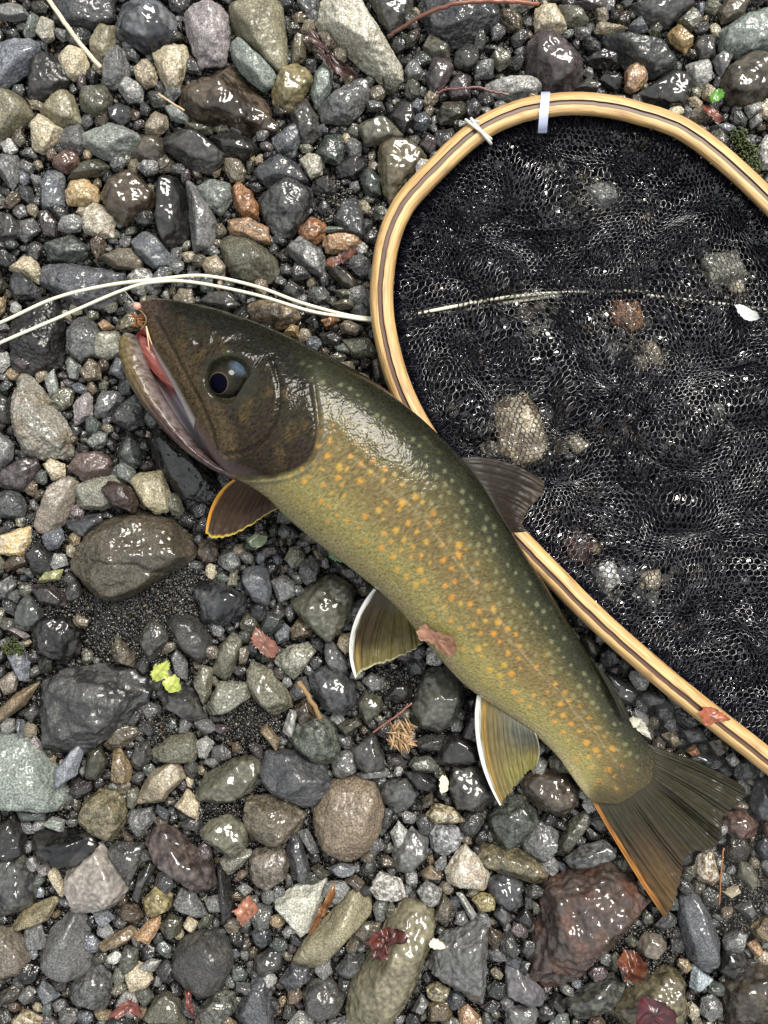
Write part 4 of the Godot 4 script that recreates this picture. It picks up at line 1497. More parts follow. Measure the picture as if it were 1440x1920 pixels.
	for i in lev:
		for p in ring:
			var q := mid.lerp(p + Vector2(9, 9) * fine.get_noise_2d(p.x * 0.06, p.y * 0.06), i / (lev - 1.0))
			var y := 0.0030 + 0.0009 * noise.get_noise_2d(q.x * 0.035, q.y * 0.035) - 0.003 * ss(0.93, 1.0, i / (lev - 1.0))
			w.v.push_back(at(q.x, q.y, 0) + Vector3(0, y, 0))
	w.grid(lev, ring.size(), 0, true, true)
	var wo := put("puddle", w, mats.water)
	tag(wo, "thin film of clear water around the tail", "", "", "structure")

func moss(spots: Array, label: String) -> void:
	var s := Shape.new()
	var o := at(spots[0][0], spots[0][1], 0)
	for sp in spots:
		for k in int(sp[2]) * 6:
			var q := Vector2(sp[0], sp[1]) + Vector2.from_angle(rng.randf() * TAU) * float(sp[2]) * sqrt(rng.randf())
			var e := q + Vector2.from_angle(rng.randf() * TAU) * rng.randf_range(2, 5)
			tube(s, PackedVector3Array([at(q.x, q.y, 0.0035) - o, at(e.x, e.y, 0.006 + rng.randf_range(0, 0.0025)) - o]), [0.0005, 0.0002], 4, lin(104, 112, 72).lerp(lin(74, 88, 48), rng.randf()))
	var m := put("moss_tuft", s, mats.dry)
	m.position = o
	tag(m, label, "moss")
# Every stone that can be told apart: [label, "colour finish roundness pattern", outline seen from above]
func stones_upper() -> Array:
	return [
	["dark blue-grey cobble cut by the top edge just behind the pale straw", "bd w 6 m", [97,5,147,-10,207,-10,208,33,167,50,123,50,97,33]],
	["big wet slate cobble with a black glossy patch and blunt round outline", "bl g 7 k", [213,20,233,0,293,-3,323,23,325,57,310,80,273,88,247,80,217,57]],
	["upright pinkish grey angular block with a pale crack down its face", "pk d 1 v", [343,27,383,3,420,0,428,67,417,110,373,117,362,80]],
	["tall pale olive egg-shaped cobble pitted with dark hollows", "oc d 8 p", [430,0,480,-20,525,0,535,60,532,120,505,130,470,85,440,65]],
	["smooth mint green stone tucked under the tall olive cobble", "gn d 6 n", [433,80,457,76,490,105,515,135,510,155,490,163,455,135,435,108]],
	["large rough brown rock with a wet crumpled top and dark underside", "br g 2 m", [333,163,373,150,373,130,400,117,445,123,490,160,517,195,515,235,490,245,440,225,400,195,350,190]],
	["pale blue-grey slab at the picture's edge leaning on a black rock", "bg w 4 v", [-10,80,43,73,72,92,55,105,50,147,20,167,-10,163]],
	["black craggy rock leaning against the pale blue-grey slab", "bk w 2 m", [52,100,90,97,123,127,130,147,93,180,53,187,48,143]],
	["cream oval pebble with brown speckles beside the straw", "cr d 8 s", [107,100,127,82,150,90,163,117,153,143,127,147,110,123]],
	["olive drab upright pebble touching the straw's lower end", "ot d 5 n", [170,77,187,43,213,47,213,87,193,113,170,103]],
	["grey pitted block between the straw's tip and a small tan cube", "gr d 3 s", [197,100,220,82,237,97,240,133,213,160,190,150]],
	["cream and ochre angular block with a split lower corner", "cr d 1 v", [285,97,350,80,350,110,333,163,313,167,297,133]],
	["small tan cube beside the cream and ochre block", "tn d 1 v", [250,117,277,110,293,133,293,157,273,163,257,147]],
	["pale grey sparkling crumbly pebble below the small tan cube", "lg w 2 s", [220,163,237,140,267,160,265,190,240,190]],
	["round smooth olive pebble resting above a row of grey stones", "ol w 8 n", [147,177,167,158,193,157,207,180,200,207,177,215,150,200]],
	["olive tan pointed stone shaped like a shark fin", "ot d 3 v", [73,203,93,177,115,163,133,177,150,227,133,233,100,230]],
	["big rounded olive stone cut by the edge beneath the blue-grey slab", "ot d 8 n", [-15,165,20,170,43,190,57,217,30,232,0,260,-20,250]],
	["knobbly cream stone beneath the shark-fin-shaped olive stone", "cr d 3 v", [57,230,73,213,97,227,115,240,103,263,80,283,60,273]],
	["small round dark blue pebble with a shiny top", "bd g 8 n", [202,203,220,192,243,200,243,220,227,233,207,223]],
	["pale grey-green angular stone with a flat lozenge-shaped top", "gg d 1 s", [147,263,173,243,213,230,253,247,263,263,233,287,213,300,173,283]],
	["mid grey slab half under the pale lozenge-topped stone", "gr w 4 n", [110,243,143,233,163,247,150,263,157,287,140,280,110,267]],
	["small tan egg pebble touching the black ridged wet stone", "tn d 7 n", [273,230,290,208,310,217,313,237,293,253,272,247]],
	["brownish glassy pebble with one bright glint beneath the tan egg", "ob g 6 n", [247,290,267,250,293,247,310,270,300,297,280,305]],
	["black ridged wet stone carrying a tiny orange crumb", "dk g 3 v", [302,240,350,240,383,253,417,283,410,307,390,320,360,310,320,277]],
	["flat olive disc lying behind the black ridged wet stone", "ol w 8 n", [347,233,367,227,397,237,397,250,367,252]],
	["pale green smooth pebble at the end of the fine dry stalk", "gg w 6 n", [308,200,327,193,353,217,350,230,320,223]],
	["jet black lens-shaped pebble with a mirror-wet top", "bk g 9 n", [393,257,427,248,467,257,480,277,457,297,420,293]],
	["small red-brown smooth pebble among grey gravel", "rd w 8 n", [97,300,123,280,143,287,147,307,123,323,100,310]],
	["grey wedge at the picture's edge above a dark split stone", "gr d 3 m", [-10,287,30,290,33,327,20,353,7,337,-10,320]],
	["blue-grey upright slab with a flat front beside a creamy orange pebble", "bl w 2 n", [73,353,80,330,100,317,117,327,118,380,100,390,77,387]],
	["creamy pebble with an orange side beside the blue-grey upright slab", "co w 6 v", [120,360,133,337,160,333,182,353,182,377,153,383,127,380]],
	["dark olive bar-shaped pebble lying above the creamy orange one", "od w 5 v", [127,333,160,300,187,297,202,310,180,333,147,330]],
	["brown glossy stone with cracked wet crown", "br g 4 v", [190,370,207,330,240,317,263,337,287,363,273,393,233,417,200,393]],
	["white and tan waxy chunk beneath the brown cracked stone", "wc w 4 v", [150,410,173,377,190,387,213,407,207,440,180,443,157,430]],
	["tall black rounded stone covered in tiny wet sparkles", "bk g 8 k", [290,373,300,333,330,332,353,367,353,433,343,467,310,470,290,430]],
	["grey smooth stone standing behind the tall black sparkling one", "gr w 7 n", [347,337,370,353,390,383,405,420,393,457,360,467,353,400]],
	["round grey-green pebble near the orange splinter pebble", "gg w 7 v", [370,350,393,335,430,343,433,373,413,400,390,390]],
	["bright orange splinter-shaped pebble with white flecks", "or w 2 v", [435,353,447,340,470,357,483,385,480,403,462,410,440,385]],
	["pale orange broken chip above the large flat olive stone", "po w 2 m", [427,413,460,405,500,425,505,455,460,450,430,440]],
	["large flat smooth olive-grey stone above the fly line", "ol w 7 n", [412,455,430,437,470,440,515,480,520,510,500,528,460,532,425,500]],
	["blue-grey smooth pebble at the foot of the black sparkling stone", "bl w 6 n", [247,450,267,433,293,443,313,467,317,493,287,500,260,480]],
	["dark split stone at the picture's edge below the grey wedge", "dk g 3 v", [-10,397,23,410,38,440,20,448,-10,450]],
	["dark purple-brown crumbly pebble beside the waxy white chunk", "pd w 3 m", [70,400,87,393,107,417,103,443,80,437]],
	["mossy grey-green flat stone above the bluish slate slab", "gd d 4 m", [83,460,133,440,163,460,160,480,130,490,90,485]],
	["brown-grey flat stone touching the far edge of the slate slab", "ob d 5 n", [187,482,215,468,245,465,265,485,262,505,215,500]],
	["grey flat stone filling the picture's upper corner", "gr d 6 n", [-10,5,37,10,53,30,20,37,-10,30]],
	["cream tooth-shaped pebble with a brown hole beside the straw", "cg d 3 p", [67,57,77,30,100,37,100,67,83,77]],
	["narrow grey upright pebble beside the tooth-shaped cream one", "gg w 6 n", [43,60,57,23,72,27,63,63,50,73]],
	# above the fish and around the hoop
	["big pale wedge-shaped cobble with a wet margin, lying on dark leaves", "cg d 3 s", [593,40,613,7,637,-10,680,-10,693,13,727,63,753,113,753,137,720,147,693,143,660,107,613,57]],
	["dark jagged rock behind the big pale wedge cobble", "dk g 2 m", [693,-10,773,-10,767,27,735,60,718,40]],
	["large dark blue-grey rock with a scratched wet face under the brown twig", "bd w 3 v", [790,-15,940,-15,930,30,905,55,880,77,840,80,813,60,800,20]],
	["yellow-olive glossy pebble with a dark notch", "ye g 5 v", [510,167,523,133,550,117,577,133,583,150,560,187,540,203,513,187]],
	["narrow mint green leaf-shaped pebble beside the yellow-olive one", "gn d 4 n", [583,173,590,133,607,113,623,130,620,163,593,197]],
	["grey granite stone with white flecks and a slanted flat top", "gr w 3 s", [597,200,617,180,663,153,687,150,693,173,673,213,653,227,607,223]],
	["dark grey stone wedged below the yellow-olive glossy pebble", "dk w 4 m", [543,207,570,183,593,213,600,247,573,267,557,253]],
	["blue-grey pebble with a pale scar near the wedged dark stone", "bl w 4 v", [510,258,547,230,567,247,553,280,523,283]],
	["smooth dark blue stone behind the big heart-shaped grey stone", "bd w 7 n", [477,320,500,297,523,287,553,303,575,335,540,345,500,347]],
	["big heart-shaped dark grey stone with a pale rim", "dg w 3 m", [485,367,507,343,537,333,577,347,583,360,567,410,540,440,513,437,490,400]],
	["orange-brown and olive pebble beneath the heart-shaped stone", "or w 5 m", [560,430,580,407,610,413,607,440,590,457,565,450]],
	["dark slate fin standing upright near the hoop", "bd w 3 n", [627,413,643,380,667,370,680,400,683,443,647,433]],
	["thin pale green sliver lying across the slate fin's foot", "gn w 7 n", [608,424,650,421,652,432,612,435]],
	["orange and cream quartz chunk with frosty ridges", "po w 2 v", [605,443,627,437,677,437,677,455,653,473,613,473]],
	["grey angular stone below the orange-brown and olive pebble", "gr d 2 m", [537,467,567,443,600,465,610,490,605,515,590,520,565,495,545,485]],
	["tan pebble flooded with white glare near the hoop's ties", "ol g 6 n", [673,233,693,220,720,220,753,247,743,260,713,263,687,270]],
	["large tan and olive stone half under the bamboo hoop, streaked with glare", "to g 5 v", [710,310,713,273,733,257,763,263,797,290,763,337,733,377,717,350]],
	["dark green marbled pebble beside the large tan stone at the hoop", "gd g 6 v", [675,330,693,313,713,333,713,363,687,367]],
	["flat black chip with sharp edges near the green marbled pebble", "bk g 2 n", [630,310,647,293,687,297,687,313,667,333,633,330]],
	["pale tan pebble above the smooth dark blue stone", "cg d 4 s", [562,297,580,285,607,297,603,323,583,333]],
	["dark green-grey cube-like stone beside the pale tan pebble", "gd w 3 m", [593,283,610,253,637,250,647,277,637,307,610,300]],
	["small grey rough pebble beside the dark green-grey cube-like stone", "gr w 4 m", [647,273,660,257,677,267,677,290,657,297]],
	["maroon wet pebble with a flat shining face", "pu g 3 n", [800,140,813,103,840,107,850,127,830,160,813,173]],
	["dark round pebble with a dent in its wet front", "dk g 7 p", [852,97,873,80,897,90,897,117,877,130,853,120]],
	["round olive pebble under the thin end of the brown twig", "ol w 9 n", [920,110,937,87,957,97,957,117,937,130]],
	["small grey square pebble between two round pebbles", "gr w 3 s", [890,117,927,113,923,143,893,147]],
	["flat pale lilac-grey stone just outside the hoop's top", "lg w 3 v", [913,157,960,140,1000,140,1015,160,1000,182,950,185,920,175]],
	["dull maroon stone with a thin rootlet across it", "pu w 3 n", [840,163,860,133,883,143,880,183,847,183]],
	["dark olive knobbly pebble outside the hoop near the ties", "od w 5 m", [820,213,833,190,867,187,877,207,853,230,827,230]],
	["dark brown lumpy pebble beside the glare-flooded tan one", "bk g 3 m", [730,217,747,190,773,197,777,220,757,247]],
	["small grey pebble at the tip of the pale wedge cobble", "gr w 6 n", [760,130,777,110,793,130,790,147,767,147]],
	["wet olive-grey pebble below the scratched blue-grey rock", "ol g 5 m", [793,87,807,60,840,80,843,107,813,107]],
	["dark maroon chip close to the white wire tie", "pd g 3 n", [787,273,800,247,823,260,813,287]],
	["olive pebble between tall olive cobble and dead brown leaf", "ot w 6 n", [547,80,557,65,573,70,573,110,547,117]],
	["square tan block with a rusty corner outside the hoop's top", "cr w 1 v", [1003,10,1043,5,1063,33,1063,57,1037,53,1007,63]],
	["olive rounded stone behind the square tan block", "ol w 6 n", [1050,7,1080,10,1103,37,1093,47,1063,47]],
	["large purple-brown boulder with pale freckles touching the hoop's cable tie", "pu g 6 s", [988,90,1007,60,1040,50,1070,77,1097,107,1093,133,1070,163,1033,172,997,133]],
	["large dark green-grey rock with a broad flat top beyond the hoop", "gk w 2 s", [1133,63,1177,60,1247,70,1267,100,1270,123,1233,140,1177,127,1160,93]],
	["dark grey rock cut by the top edge beyond the hoop", "dg g 4 v", [1187,-5,1303,-5,1293,13,1253,47,1220,43,1200,20]],
	["bright honey-coloured block with a sharp corner", "ho g 2 n", [1255,60,1273,45,1297,67,1298,83,1287,97,1260,77]],
	["lumpy tan pebble with a rusty orange cap above the hoop", "po w 5 m", [1173,133,1187,117,1213,120,1215,147,1193,170,1173,167]],
	["big black wet stone pressed against the outside of the hoop", "bk g 6 m", [1193,180,1237,150,1260,130,1293,133,1300,160,1287,200,1250,200]],
	["big rounded brown stone with a wet dripping side at the edge", "ob g 7 m", [1357,147,1370,120,1403,103,1450,113,1460,180,1390,197,1360,177]],
	["large mint green rock with a white scuff in the upper corner", "gn w 3 v", [1350,53,1403,20,1450,10,1460,90,1387,103,1353,90]],
	["smooth brown-grey stone just above the large mint green rock", "ob w 7 n", [1350,20,1363,-5,1407,-5,1390,27,1357,40]],
	["wet dark lump between the honey-coloured block and mint green rock", "dk g 4 m", [1303,87,1313,67,1343,63,1343,100,1320,113]],
	["pale grey square pebble beside the big black hoop-side stone", "lg w 2 n", [1290,120,1313,113,1337,113,1337,143,1320,160,1300,153]],
	["small black wedge with a pale top beside the purple-brown boulder", "bk g 2 v", [1093,113,1133,90,1160,100,1157,127,1120,123]],
	["glittering dark chip against the hoop below the black wedge", "dk g 3 s", [1077,167,1103,143,1127,160,1117,172]],
	["jet black lump beside the rusty-capped tan pebble", "bk g 4 n", [1123,150,1140,130,1167,143,1160,170]],
	["upper of two pale smooth pebbles near the hoop's mossy side", "lg w 6 n", [1397,200,1427,190,1430,207,1407,220]],
	["lower of two pale smooth pebbles near the hoop's mossy side", "lg w 6 n", [1407,227,1427,210,1430,230,1410,240]],
	["white chalky stone at the edge next to green moss", "wh d 4 m", [1423,280,1440,252,1460,270,1460,315,1430,315]],
	["low blue-grey wet stone among reddish bark bits outside the hoop", "bl g 5 v", [1333,237,1360,230,1380,240,1360,253]],
	["low purple stone cut by the top edge behind the olive one", "pu w 6 n", [1077,3,1137,-5,1133,17,1103,13]],
	["flat tan-grey chip below the low purple stone", "tn w 2 n", [1117,60,1123,40,1160,47,1177,50,1147,63]],
	["small blue-grey cone next to the flat tan-grey chip", "bl w 2 n", [1178,50,1203,27,1218,57,1193,60]],
	["small grey block beside the purple-brown boulder's top", "gr w 2 n", [1078,50,1110,47,1107,70,1083,73]],
	["olive stone behind the bright honey-coloured block", "ol w 6 n", [1273,40,1300,13,1317,40,1297,57]],
	["narrow grey stone leaning on the brown dripping stone", "gr g 4 n", [1338,110,1357,93,1377,100,1353,143]],
	]

func stones_middle() -> Array:
	return [
	["long bluish slate slab crossed by the cream fly line", "sl w 2 v", [73,530,80,493,150,497,227,510,227,553,187,577,133,570,107,553]],
	["cream angular pebble with a rusty tip beside the slate slab", "cr d 2 v", [17,503,43,480,63,483,77,510,70,530,43,517]],
	["dark blue wedge under the rusty-tipped cream pebble", "bd w 3 n", [15,540,20,510,43,517,73,543,67,557,27,560]],
	["upright grey stone with fine pale flecks below the fly lines", "gr w 4 s", [125,627,140,597,163,593,190,623,187,660,150,677,128,660]],
	["pale grey angular stone facing the fish's lower jaw", "lo d 1 n", [162,663,197,620,223,623,230,660,200,673]],
	["olive tan pebble just in front of the fish's open mouth", "to w 7 m", [217,610,240,590,263,583,268,613,233,623]],
	["big cream and tan angular rock with wet white patches", "ct w 1 v", [18,753,30,707,53,703,77,723,97,763,127,797,123,853,73,857,37,847,20,813]],
	["lilac-grey block split by a dark crack from its grey neighbour", "pk w 2 n", [137,760,163,737,172,747,172,777,140,795]],
	["grey block pressed against the lilac-grey block", "gr w 2 n", [176,763,187,733,230,733,227,753,200,780,178,783]],
	["dark grey faceted stone with one pale chip facing the jaw", "dg w 1 v", [208,787,227,757,253,737,272,763,267,797,243,805]],
	["small grey-green upright pebble under the flecked grey stone", "gg w 4 n", [122,680,133,665,150,687,143,710,130,707]],
	["narrow grey-green pebble beside the big cream angular rock", "gg d 4 n", [83,710,100,693,110,733,93,743]],
	["small tan-grey pebble below the upright flecked grey stone", "tn w 5 m", [150,700,167,673,187,687,187,710,160,713]],
	["small bluish angular pebble near the fish's chin", "bl w 2 n", [203,697,217,667,233,677,230,710]],
	["dark stone at the edge beside the big cream angular rock", "dk w 5 n", [-10,737,18,750,17,790,-10,793]],
	["grey pitted stone at the edge below that dark stone", "gr d 4 s", [-10,805,23,833,20,860,0,880,-15,870]],
	["purple-maroon angular stone below the big cream rock", "pu w 2 m", [-10,890,37,863,67,857,70,880,50,920,20,920,-10,910]],
	["dark blue stone at the edge under the purple-maroon stone", "bd w 3 m", [-10,920,30,923,45,947,40,970,-10,968]],
	["long upright tan-grey bean-shaped stone", "tg d 7 n", [65,980,93,913,120,897,142,910,133,943,117,980,95,998,70,994]],
	["reddish brown flaky stone above the pale folded stone", "rb w 2 v", [127,877,147,853,187,847,207,870,200,890,157,903]],
	["small cream cube beneath the big cream angular rock", "cr d 2 n", [80,870,93,860,120,870,120,893,97,900]],
	["pale grey-tan stone partly covered by a bark-like brown chip", "lo d 3 v", [138,923,167,897,220,890,230,907,215,940,190,955,150,950]],
	["dark brown bark-like chip lying on the pale grey-tan stone", "bb d 2 v", [185,917,200,903,240,913,255,943,247,960,207,947]],
	["cream crusty square stone near the fish's throat", "cy d 2 p", [242,900,257,885,300,883,318,923,317,953,290,962,263,937]],
	["dark green upright stone above the cream crusty square", "gd d 4 m", [220,847,237,810,257,833,263,867,247,877,223,870]],
	["small teal-grey pebble between the green stone and bark chip", "gg w 6 n", [217,873,233,867,252,883,243,907,220,893]],
	["small olive-cream pebble below the lilac-grey block", "gg d 4 m", [160,827,180,808,200,813,197,833,177,843]],
	["large black stone in the shadow under the fish's lower jaw", "bk w 3 m", [277,847,287,807,313,797,347,820,367,850,415,890,400,935,350,950,317,913,307,887]],
	["dark clod of wet grit crossed by two cream lines", "bk w 2 p", [20,600,60,560,100,555,115,610,110,680,70,700,20,690]],
	["small maroon pebble at the base of the grit clod", "pd w 4 n", [20,680,43,660,63,680,43,697]],
	["cream and grey mottled pebble under the crossing fly lines", "lg w 4 m", [238,523,253,500,277,503,290,523,267,553,247,547]],
	["tan-grey pebble peeping over the fish's snout", "tn w 4 n", [323,560,337,540,357,540,363,567,345,580]],
	["dark glittering pebble peeping over the fish's forehead", "dk g 5 m", [372,567,393,547,430,547,447,570,420,585]],
	["tan pebble between the snout and the large flat olive stone", "tn d 3 n", [380,485,405,478,422,500,418,520,388,520]],
	["tiny orange-tan pebble near the snout's front", "po w 4 n", [182,607,193,598,213,613,193,622]],
	["mottled brown and green stone behind the fish's nape", "tb d 4 m", [465,573,490,560,520,562,555,580,560,597,527,615,480,605]],
	["glossy grey oblong pebble under a wet red leaf scrap", "ob g 8 n", [610,500,623,490,653,510,670,527,663,540,637,530]],
	["wet dark pebble beside the lines above the nape", "dk g 5 n", [530,550,543,523,567,543,553,563]],
	["long olive pebble between the lines and the hoop", "ol g 7 n", [623,570,640,560,663,563,663,577,630,580]],
	["rusty orange translucent pebble below the lines", "or g 4 m", [600,600,620,593,637,600,613,617]],
	["tan round pebble touching the hoop beneath the lines", "tn w 7 n", [637,610,650,600,675,610,667,627,643,623]],
	["dark flat pebble below the rusty orange translucent one", "dk g 5 n", [600,627,620,620,640,633,630,647,607,643]],
	["grey-olive stone tucked between fish back and hoop", "ol w 3 n", [643,637,690,632,710,660,700,672,660,668]],
	["tiny pale green pebble with a bright rim beside the fish's back", "gg w 7 m", [628,650,643,643,657,653,653,663,633,660]],
	["small ochre pebble touching the fish's nape", "ho w 4 n", [530,627,547,607,560,613,557,630]],
	["dark wet chip between the mottled stone and the rusty pebble", "bk g 3 n", [570,603,590,587,600,613,587,627]],
	["small grey pebble in the corner of hoop and fish back", "tg w 5 n", [698,677,710,672,722,708,705,716]],
	["small wet olive pebble above the long olive pebble", "ol g 5 n", [627,543,663,541,660,557,640,559]],
	# between the picture's edge and the belly
	["big rounded olive boulder with a horizontal crease and wet shoulder", "ob w 5 c", [137,1057,150,1027,193,980,233,962,283,962,317,980,350,1017,358,1040,333,1070,290,1093,253,1117,220,1123,180,1120,143,1087]],
	["bright orange and cream stone at the picture's edge", "co d 2 m", [-10,1007,30,997,55,988,53,1020,37,1043,-10,1040]],
	["flat brown stone beneath the orange and cream one", "br w 4 n", [3,1060,20,1043,50,1040,50,1057,13,1073]],
	["black lump between the flat brown stone and the olive boulder", "bk w 4 m", [50,1037,70,1017,100,1040,100,1067,60,1077]],
	["grey pebble at the edge near a yellow-green sliver", "gr w 4 m", [-10,1097,20,1080,27,1100,10,1123,-10,1123]],
	["dark green glossy upright pebble like a thumb", "gk g 7 n", [28,1177,33,1133,47,1115,73,1140,77,1160,50,1183]],
	["dull maroon mound half sunk in black grit", "pd w 6 m", [57,1097,100,1097,127,1120,120,1140,77,1130]],
	["yellow-green spindle-shaped pebble on the maroon mound", "yg w 7 n", [70,1093,87,1070,115,1068,110,1087,83,1093]],
	["rough coal-black stone above the dark slab", "bk w 2 k", [53,1177,67,1163,117,1157,147,1187,143,1223,113,1247,67,1220]],
	["long pinkish grey pebble at the foot of the thumb-like pebble", "pk w 7 n", [8,1180,33,1177,53,1193,43,1200]],
	["mottled blue-grey bone-shaped pebble beneath a moss tuft", "bg d 5 m", [10,1227,37,1207,53,1243,50,1277,30,1270]],
	["small taupe pebble at the edge under the bone-shaped one", "tg d 6 n", [-5,1277,23,1260,33,1270,27,1297,7,1303]],
	["curved tan-brown stone beside the dark slab", "tb d 6 v", [-8,1330,27,1297,57,1283,67,1297,33,1323,13,1357,-8,1355]],
	["big flat dark grey slab with a squared outline", "dg w 2 m", [70,1280,107,1257,157,1252,260,1257,272,1270,247,1327,207,1367,157,1400,117,1417,73,1390,70,1337]],
	["small dark pebble between curved tan stone and dark slab", "dk w 4 n", [37,1337,63,1320,73,1337,57,1357]],
	["thin bluish upright pebble beside the slab's corner", "bl w 5 n", [30,1350,43,1353,50,1390,33,1390]],
	["lilac-grey pebble above the large pale green boulder", "pk w 4 n", [50,1400,63,1380,80,1400,70,1412]],
	["large pale green boulder with darker wet rings at the edge", "gn w 8 r", [-20,1385,40,1390,77,1420,100,1450,118,1495,95,1522,50,1515,0,1510,-20,1500]],
	["blue-grey pointed wedge resting on the pale green boulder", "bg d 1 n", [103,1475,100,1450,150,1392,152,1420,140,1455,107,1478]],
	["dark olive pebble with glints beside the blue-grey wedge", "od g 4 n", [158,1447,163,1400,187,1400,198,1433,180,1465,160,1462]],
	["brownish grey angular stone touching the slab's lower corner", "ob w 2 v", [193,1397,213,1360,233,1355,263,1373,235,1400,205,1405]],
	["narrow tan and brown pebble like a peg", "tb w 3 v", [207,1470,210,1403,222,1403,245,1440,243,1470,225,1465]],
	["dark speckled pebble next to the peg-like one", "dk g 5 s", [243,1430,253,1397,277,1393,283,1423,260,1445]],
	["olive-grey lumpy stone with pocked top", "ol w 5 p", [285,1410,320,1383,357,1377,370,1407,360,1430,300,1428]],
	["dark blue stone holding a bulging water drop", "bd g 6 k", [363,1110,377,1090,410,1093,457,1120,457,1153,420,1173,377,1163]],
	["smooth charcoal stone dusted with white grit below the water-drop stone", "dk w 7 s", [313,1173,333,1153,370,1163,393,1200,387,1227,367,1243,333,1213]],
	["dark mottled stone beside the dusted charcoal stone", "dk w 4 m", [257,1200,280,1163,310,1177,313,1207,280,1240]],
	["long olive-grey stone like a leaning post", "ol d 5 n", [397,1260,413,1213,433,1190,453,1200,437,1253,420,1275]],
	["small olive capsule-shaped pebble beside the leaning-post stone", "ol w 8 v", [362,1280,377,1250,397,1257,393,1300,380,1320]],
	["pale olive angular stone under the leaning-post stone", "lo w 3 v", [387,1327,410,1280,463,1283,467,1307,427,1337,395,1340]],
	["dark glassy lump with rusty spots beneath the yellow sprout", "dk g 4 m", [290,1297,333,1290,360,1293,383,1343,360,1353,307,1320]],
	["small blue-black bead between slab and glassy lump", "bd g 5 n", [247,1313,267,1287,283,1293,277,1317,257,1323]],
	["grey triangular chip right behind the yellow sprout", "gr w 1 n", [320,1237,330,1220,350,1240,350,1277,327,1260]],
	["grey-brown pebble above the slab's long edge", "ob w 4 m", [208,1220,217,1193,250,1227,247,1250,215,1240]],
	["smooth blue-grey pebble near the belly's grass blade", "bl w 8 n", [455,1075,475,1063,500,1070,507,1110,500,1135,475,1125,458,1100]],
	["dark flat stone tucked behind the olive boulder's top", "bd g 3 v", [120,977,187,963,193,980,160,1007,127,990]],
	["large glossy olive-grey rock beside the pelvic fin", "ol g 3 v", [548,1133,580,1100,613,1083,647,1087,665,1110,660,1157,640,1180,613,1203,593,1187,563,1157]],
	["plain grey pebble next to the glossy olive-grey rock", "gr d 3 n", [508,1093,530,1080,553,1093,552,1117,523,1130]],
	["tiny dark pebble beneath the plain grey pebble", "dk w 4 n", [507,1147,523,1130,537,1150,523,1167]],
	["tan and rust chip under the glossy olive-grey rock", "tb w 2 m", [542,1183,560,1160,587,1177,580,1193,547,1200]],
	["silvery blue chip beside the tan and rust chip", "bl g 3 s", [515,1190,533,1170,543,1180,540,1200,520,1207]],
	["pale olive-grey angular block above the black glossy stone", "lo w 1 v", [515,1243,543,1213,577,1207,590,1223,567,1260,553,1273]],
	["big blue-black glossy stone below the pelvic fin's tip", "bd g 4 v", [580,1270,610,1250,640,1260,660,1283,667,1320,640,1343,603,1327,583,1297]],
	["crinkled silver-grey wet stone touching the pelvic fin", "gr g 3 v", [608,1210,623,1205,647,1237,650,1263,623,1257,610,1237]],
	["long olive stone with fine stripes and blunt end", "ol w 3 t", [465,1260,475,1245,507,1260,545,1305,543,1327,517,1343,480,1313,462,1285]],
	["small plain grey pebble below the pelvic fin's trailing edge", "gr w 4 n", [680,1277,697,1263,720,1273,720,1293,697,1297]],
	["dark olive smooth pebble beside the blue-black glossy stone", "od g 7 n", [670,1320,687,1297,713,1310,717,1330,687,1357,677,1343]],
	["dark green mossy stone below the blue-black glossy stone", "gm d 4 m", [543,1390,553,1363,597,1343,623,1353,637,1403,630,1435,580,1428]],
	["dark wet pebble among the leaf litter under the belly leaf", "bk g 5 n", [720,1310,740,1280,767,1283,773,1307,747,1320]],
	["big rounded grey-olive stone with wet folds beside the anal fin", "og g 5 c", [773,1337,787,1287,800,1257,840,1253,867,1277,870,1313,853,1353,817,1373,783,1360]],
	["smooth black pebble with a ring-shaped glint", "bk g 9 n", [817,1430,830,1390,857,1380,890,1397,900,1425,875,1440,835,1440]],
	["long dark grey pebble joined to the ring-glint pebble", "dk w 7 n", [775,1393,797,1380,833,1380,827,1410,790,1407]],
	["grey-brown round pebble beneath the long dark grey one", "og w 7 s", [768,1437,780,1423,803,1420,823,1437,810,1450,780,1450]],
	["dark brown banded stone beside the orange husk", "dk g 2 t", [657,1407,700,1380,720,1417,720,1445,690,1450,665,1440]],
	["speckled grey round pebble beside the dark banded stone", "gr w 7 s", [623,1433,640,1410,663,1410,667,1445,640,1460,625,1450]],
	["glossy greenish stone with pale ridge above two brown stones", "ol g 4 v", [368,1490,385,1460,430,1430,475,1422,487,1440,470,1485,420,1508,375,1505]],
	["tan-brown curved pebble at the end of the striped stone", "tb w 6 n", [487,1373,500,1357,523,1387,517,1407]],
	["thin pale grey chip beside the twiggy leaf debris", "lg g 2 n", [530,1370,543,1333,557,1335,547,1383]],
	["wet olive pebble between mossy and blue-black stones", "od g 5 m", [633,1360,667,1347,677,1360,650,1380]],
	["brown stone under the twiggy debris", "br w 3 m", [553,1325,575,1310,592,1345,562,1365]],
	["dark stone in the belly's shadow above the glossy rock", "dk w 4 n", [627,1050,680,1070,693,1093,667,1103,633,1073]],
	["dull maroon pebble hidden behind the anal fin", "pd w 5 n", [868,1380,885,1335,900,1340,897,1392]],
	["shiny dark pebble between the grey-olive stone and the vent", "bk g 6 n", [872,1312,890,1302,898,1320,880,1332]],
	]

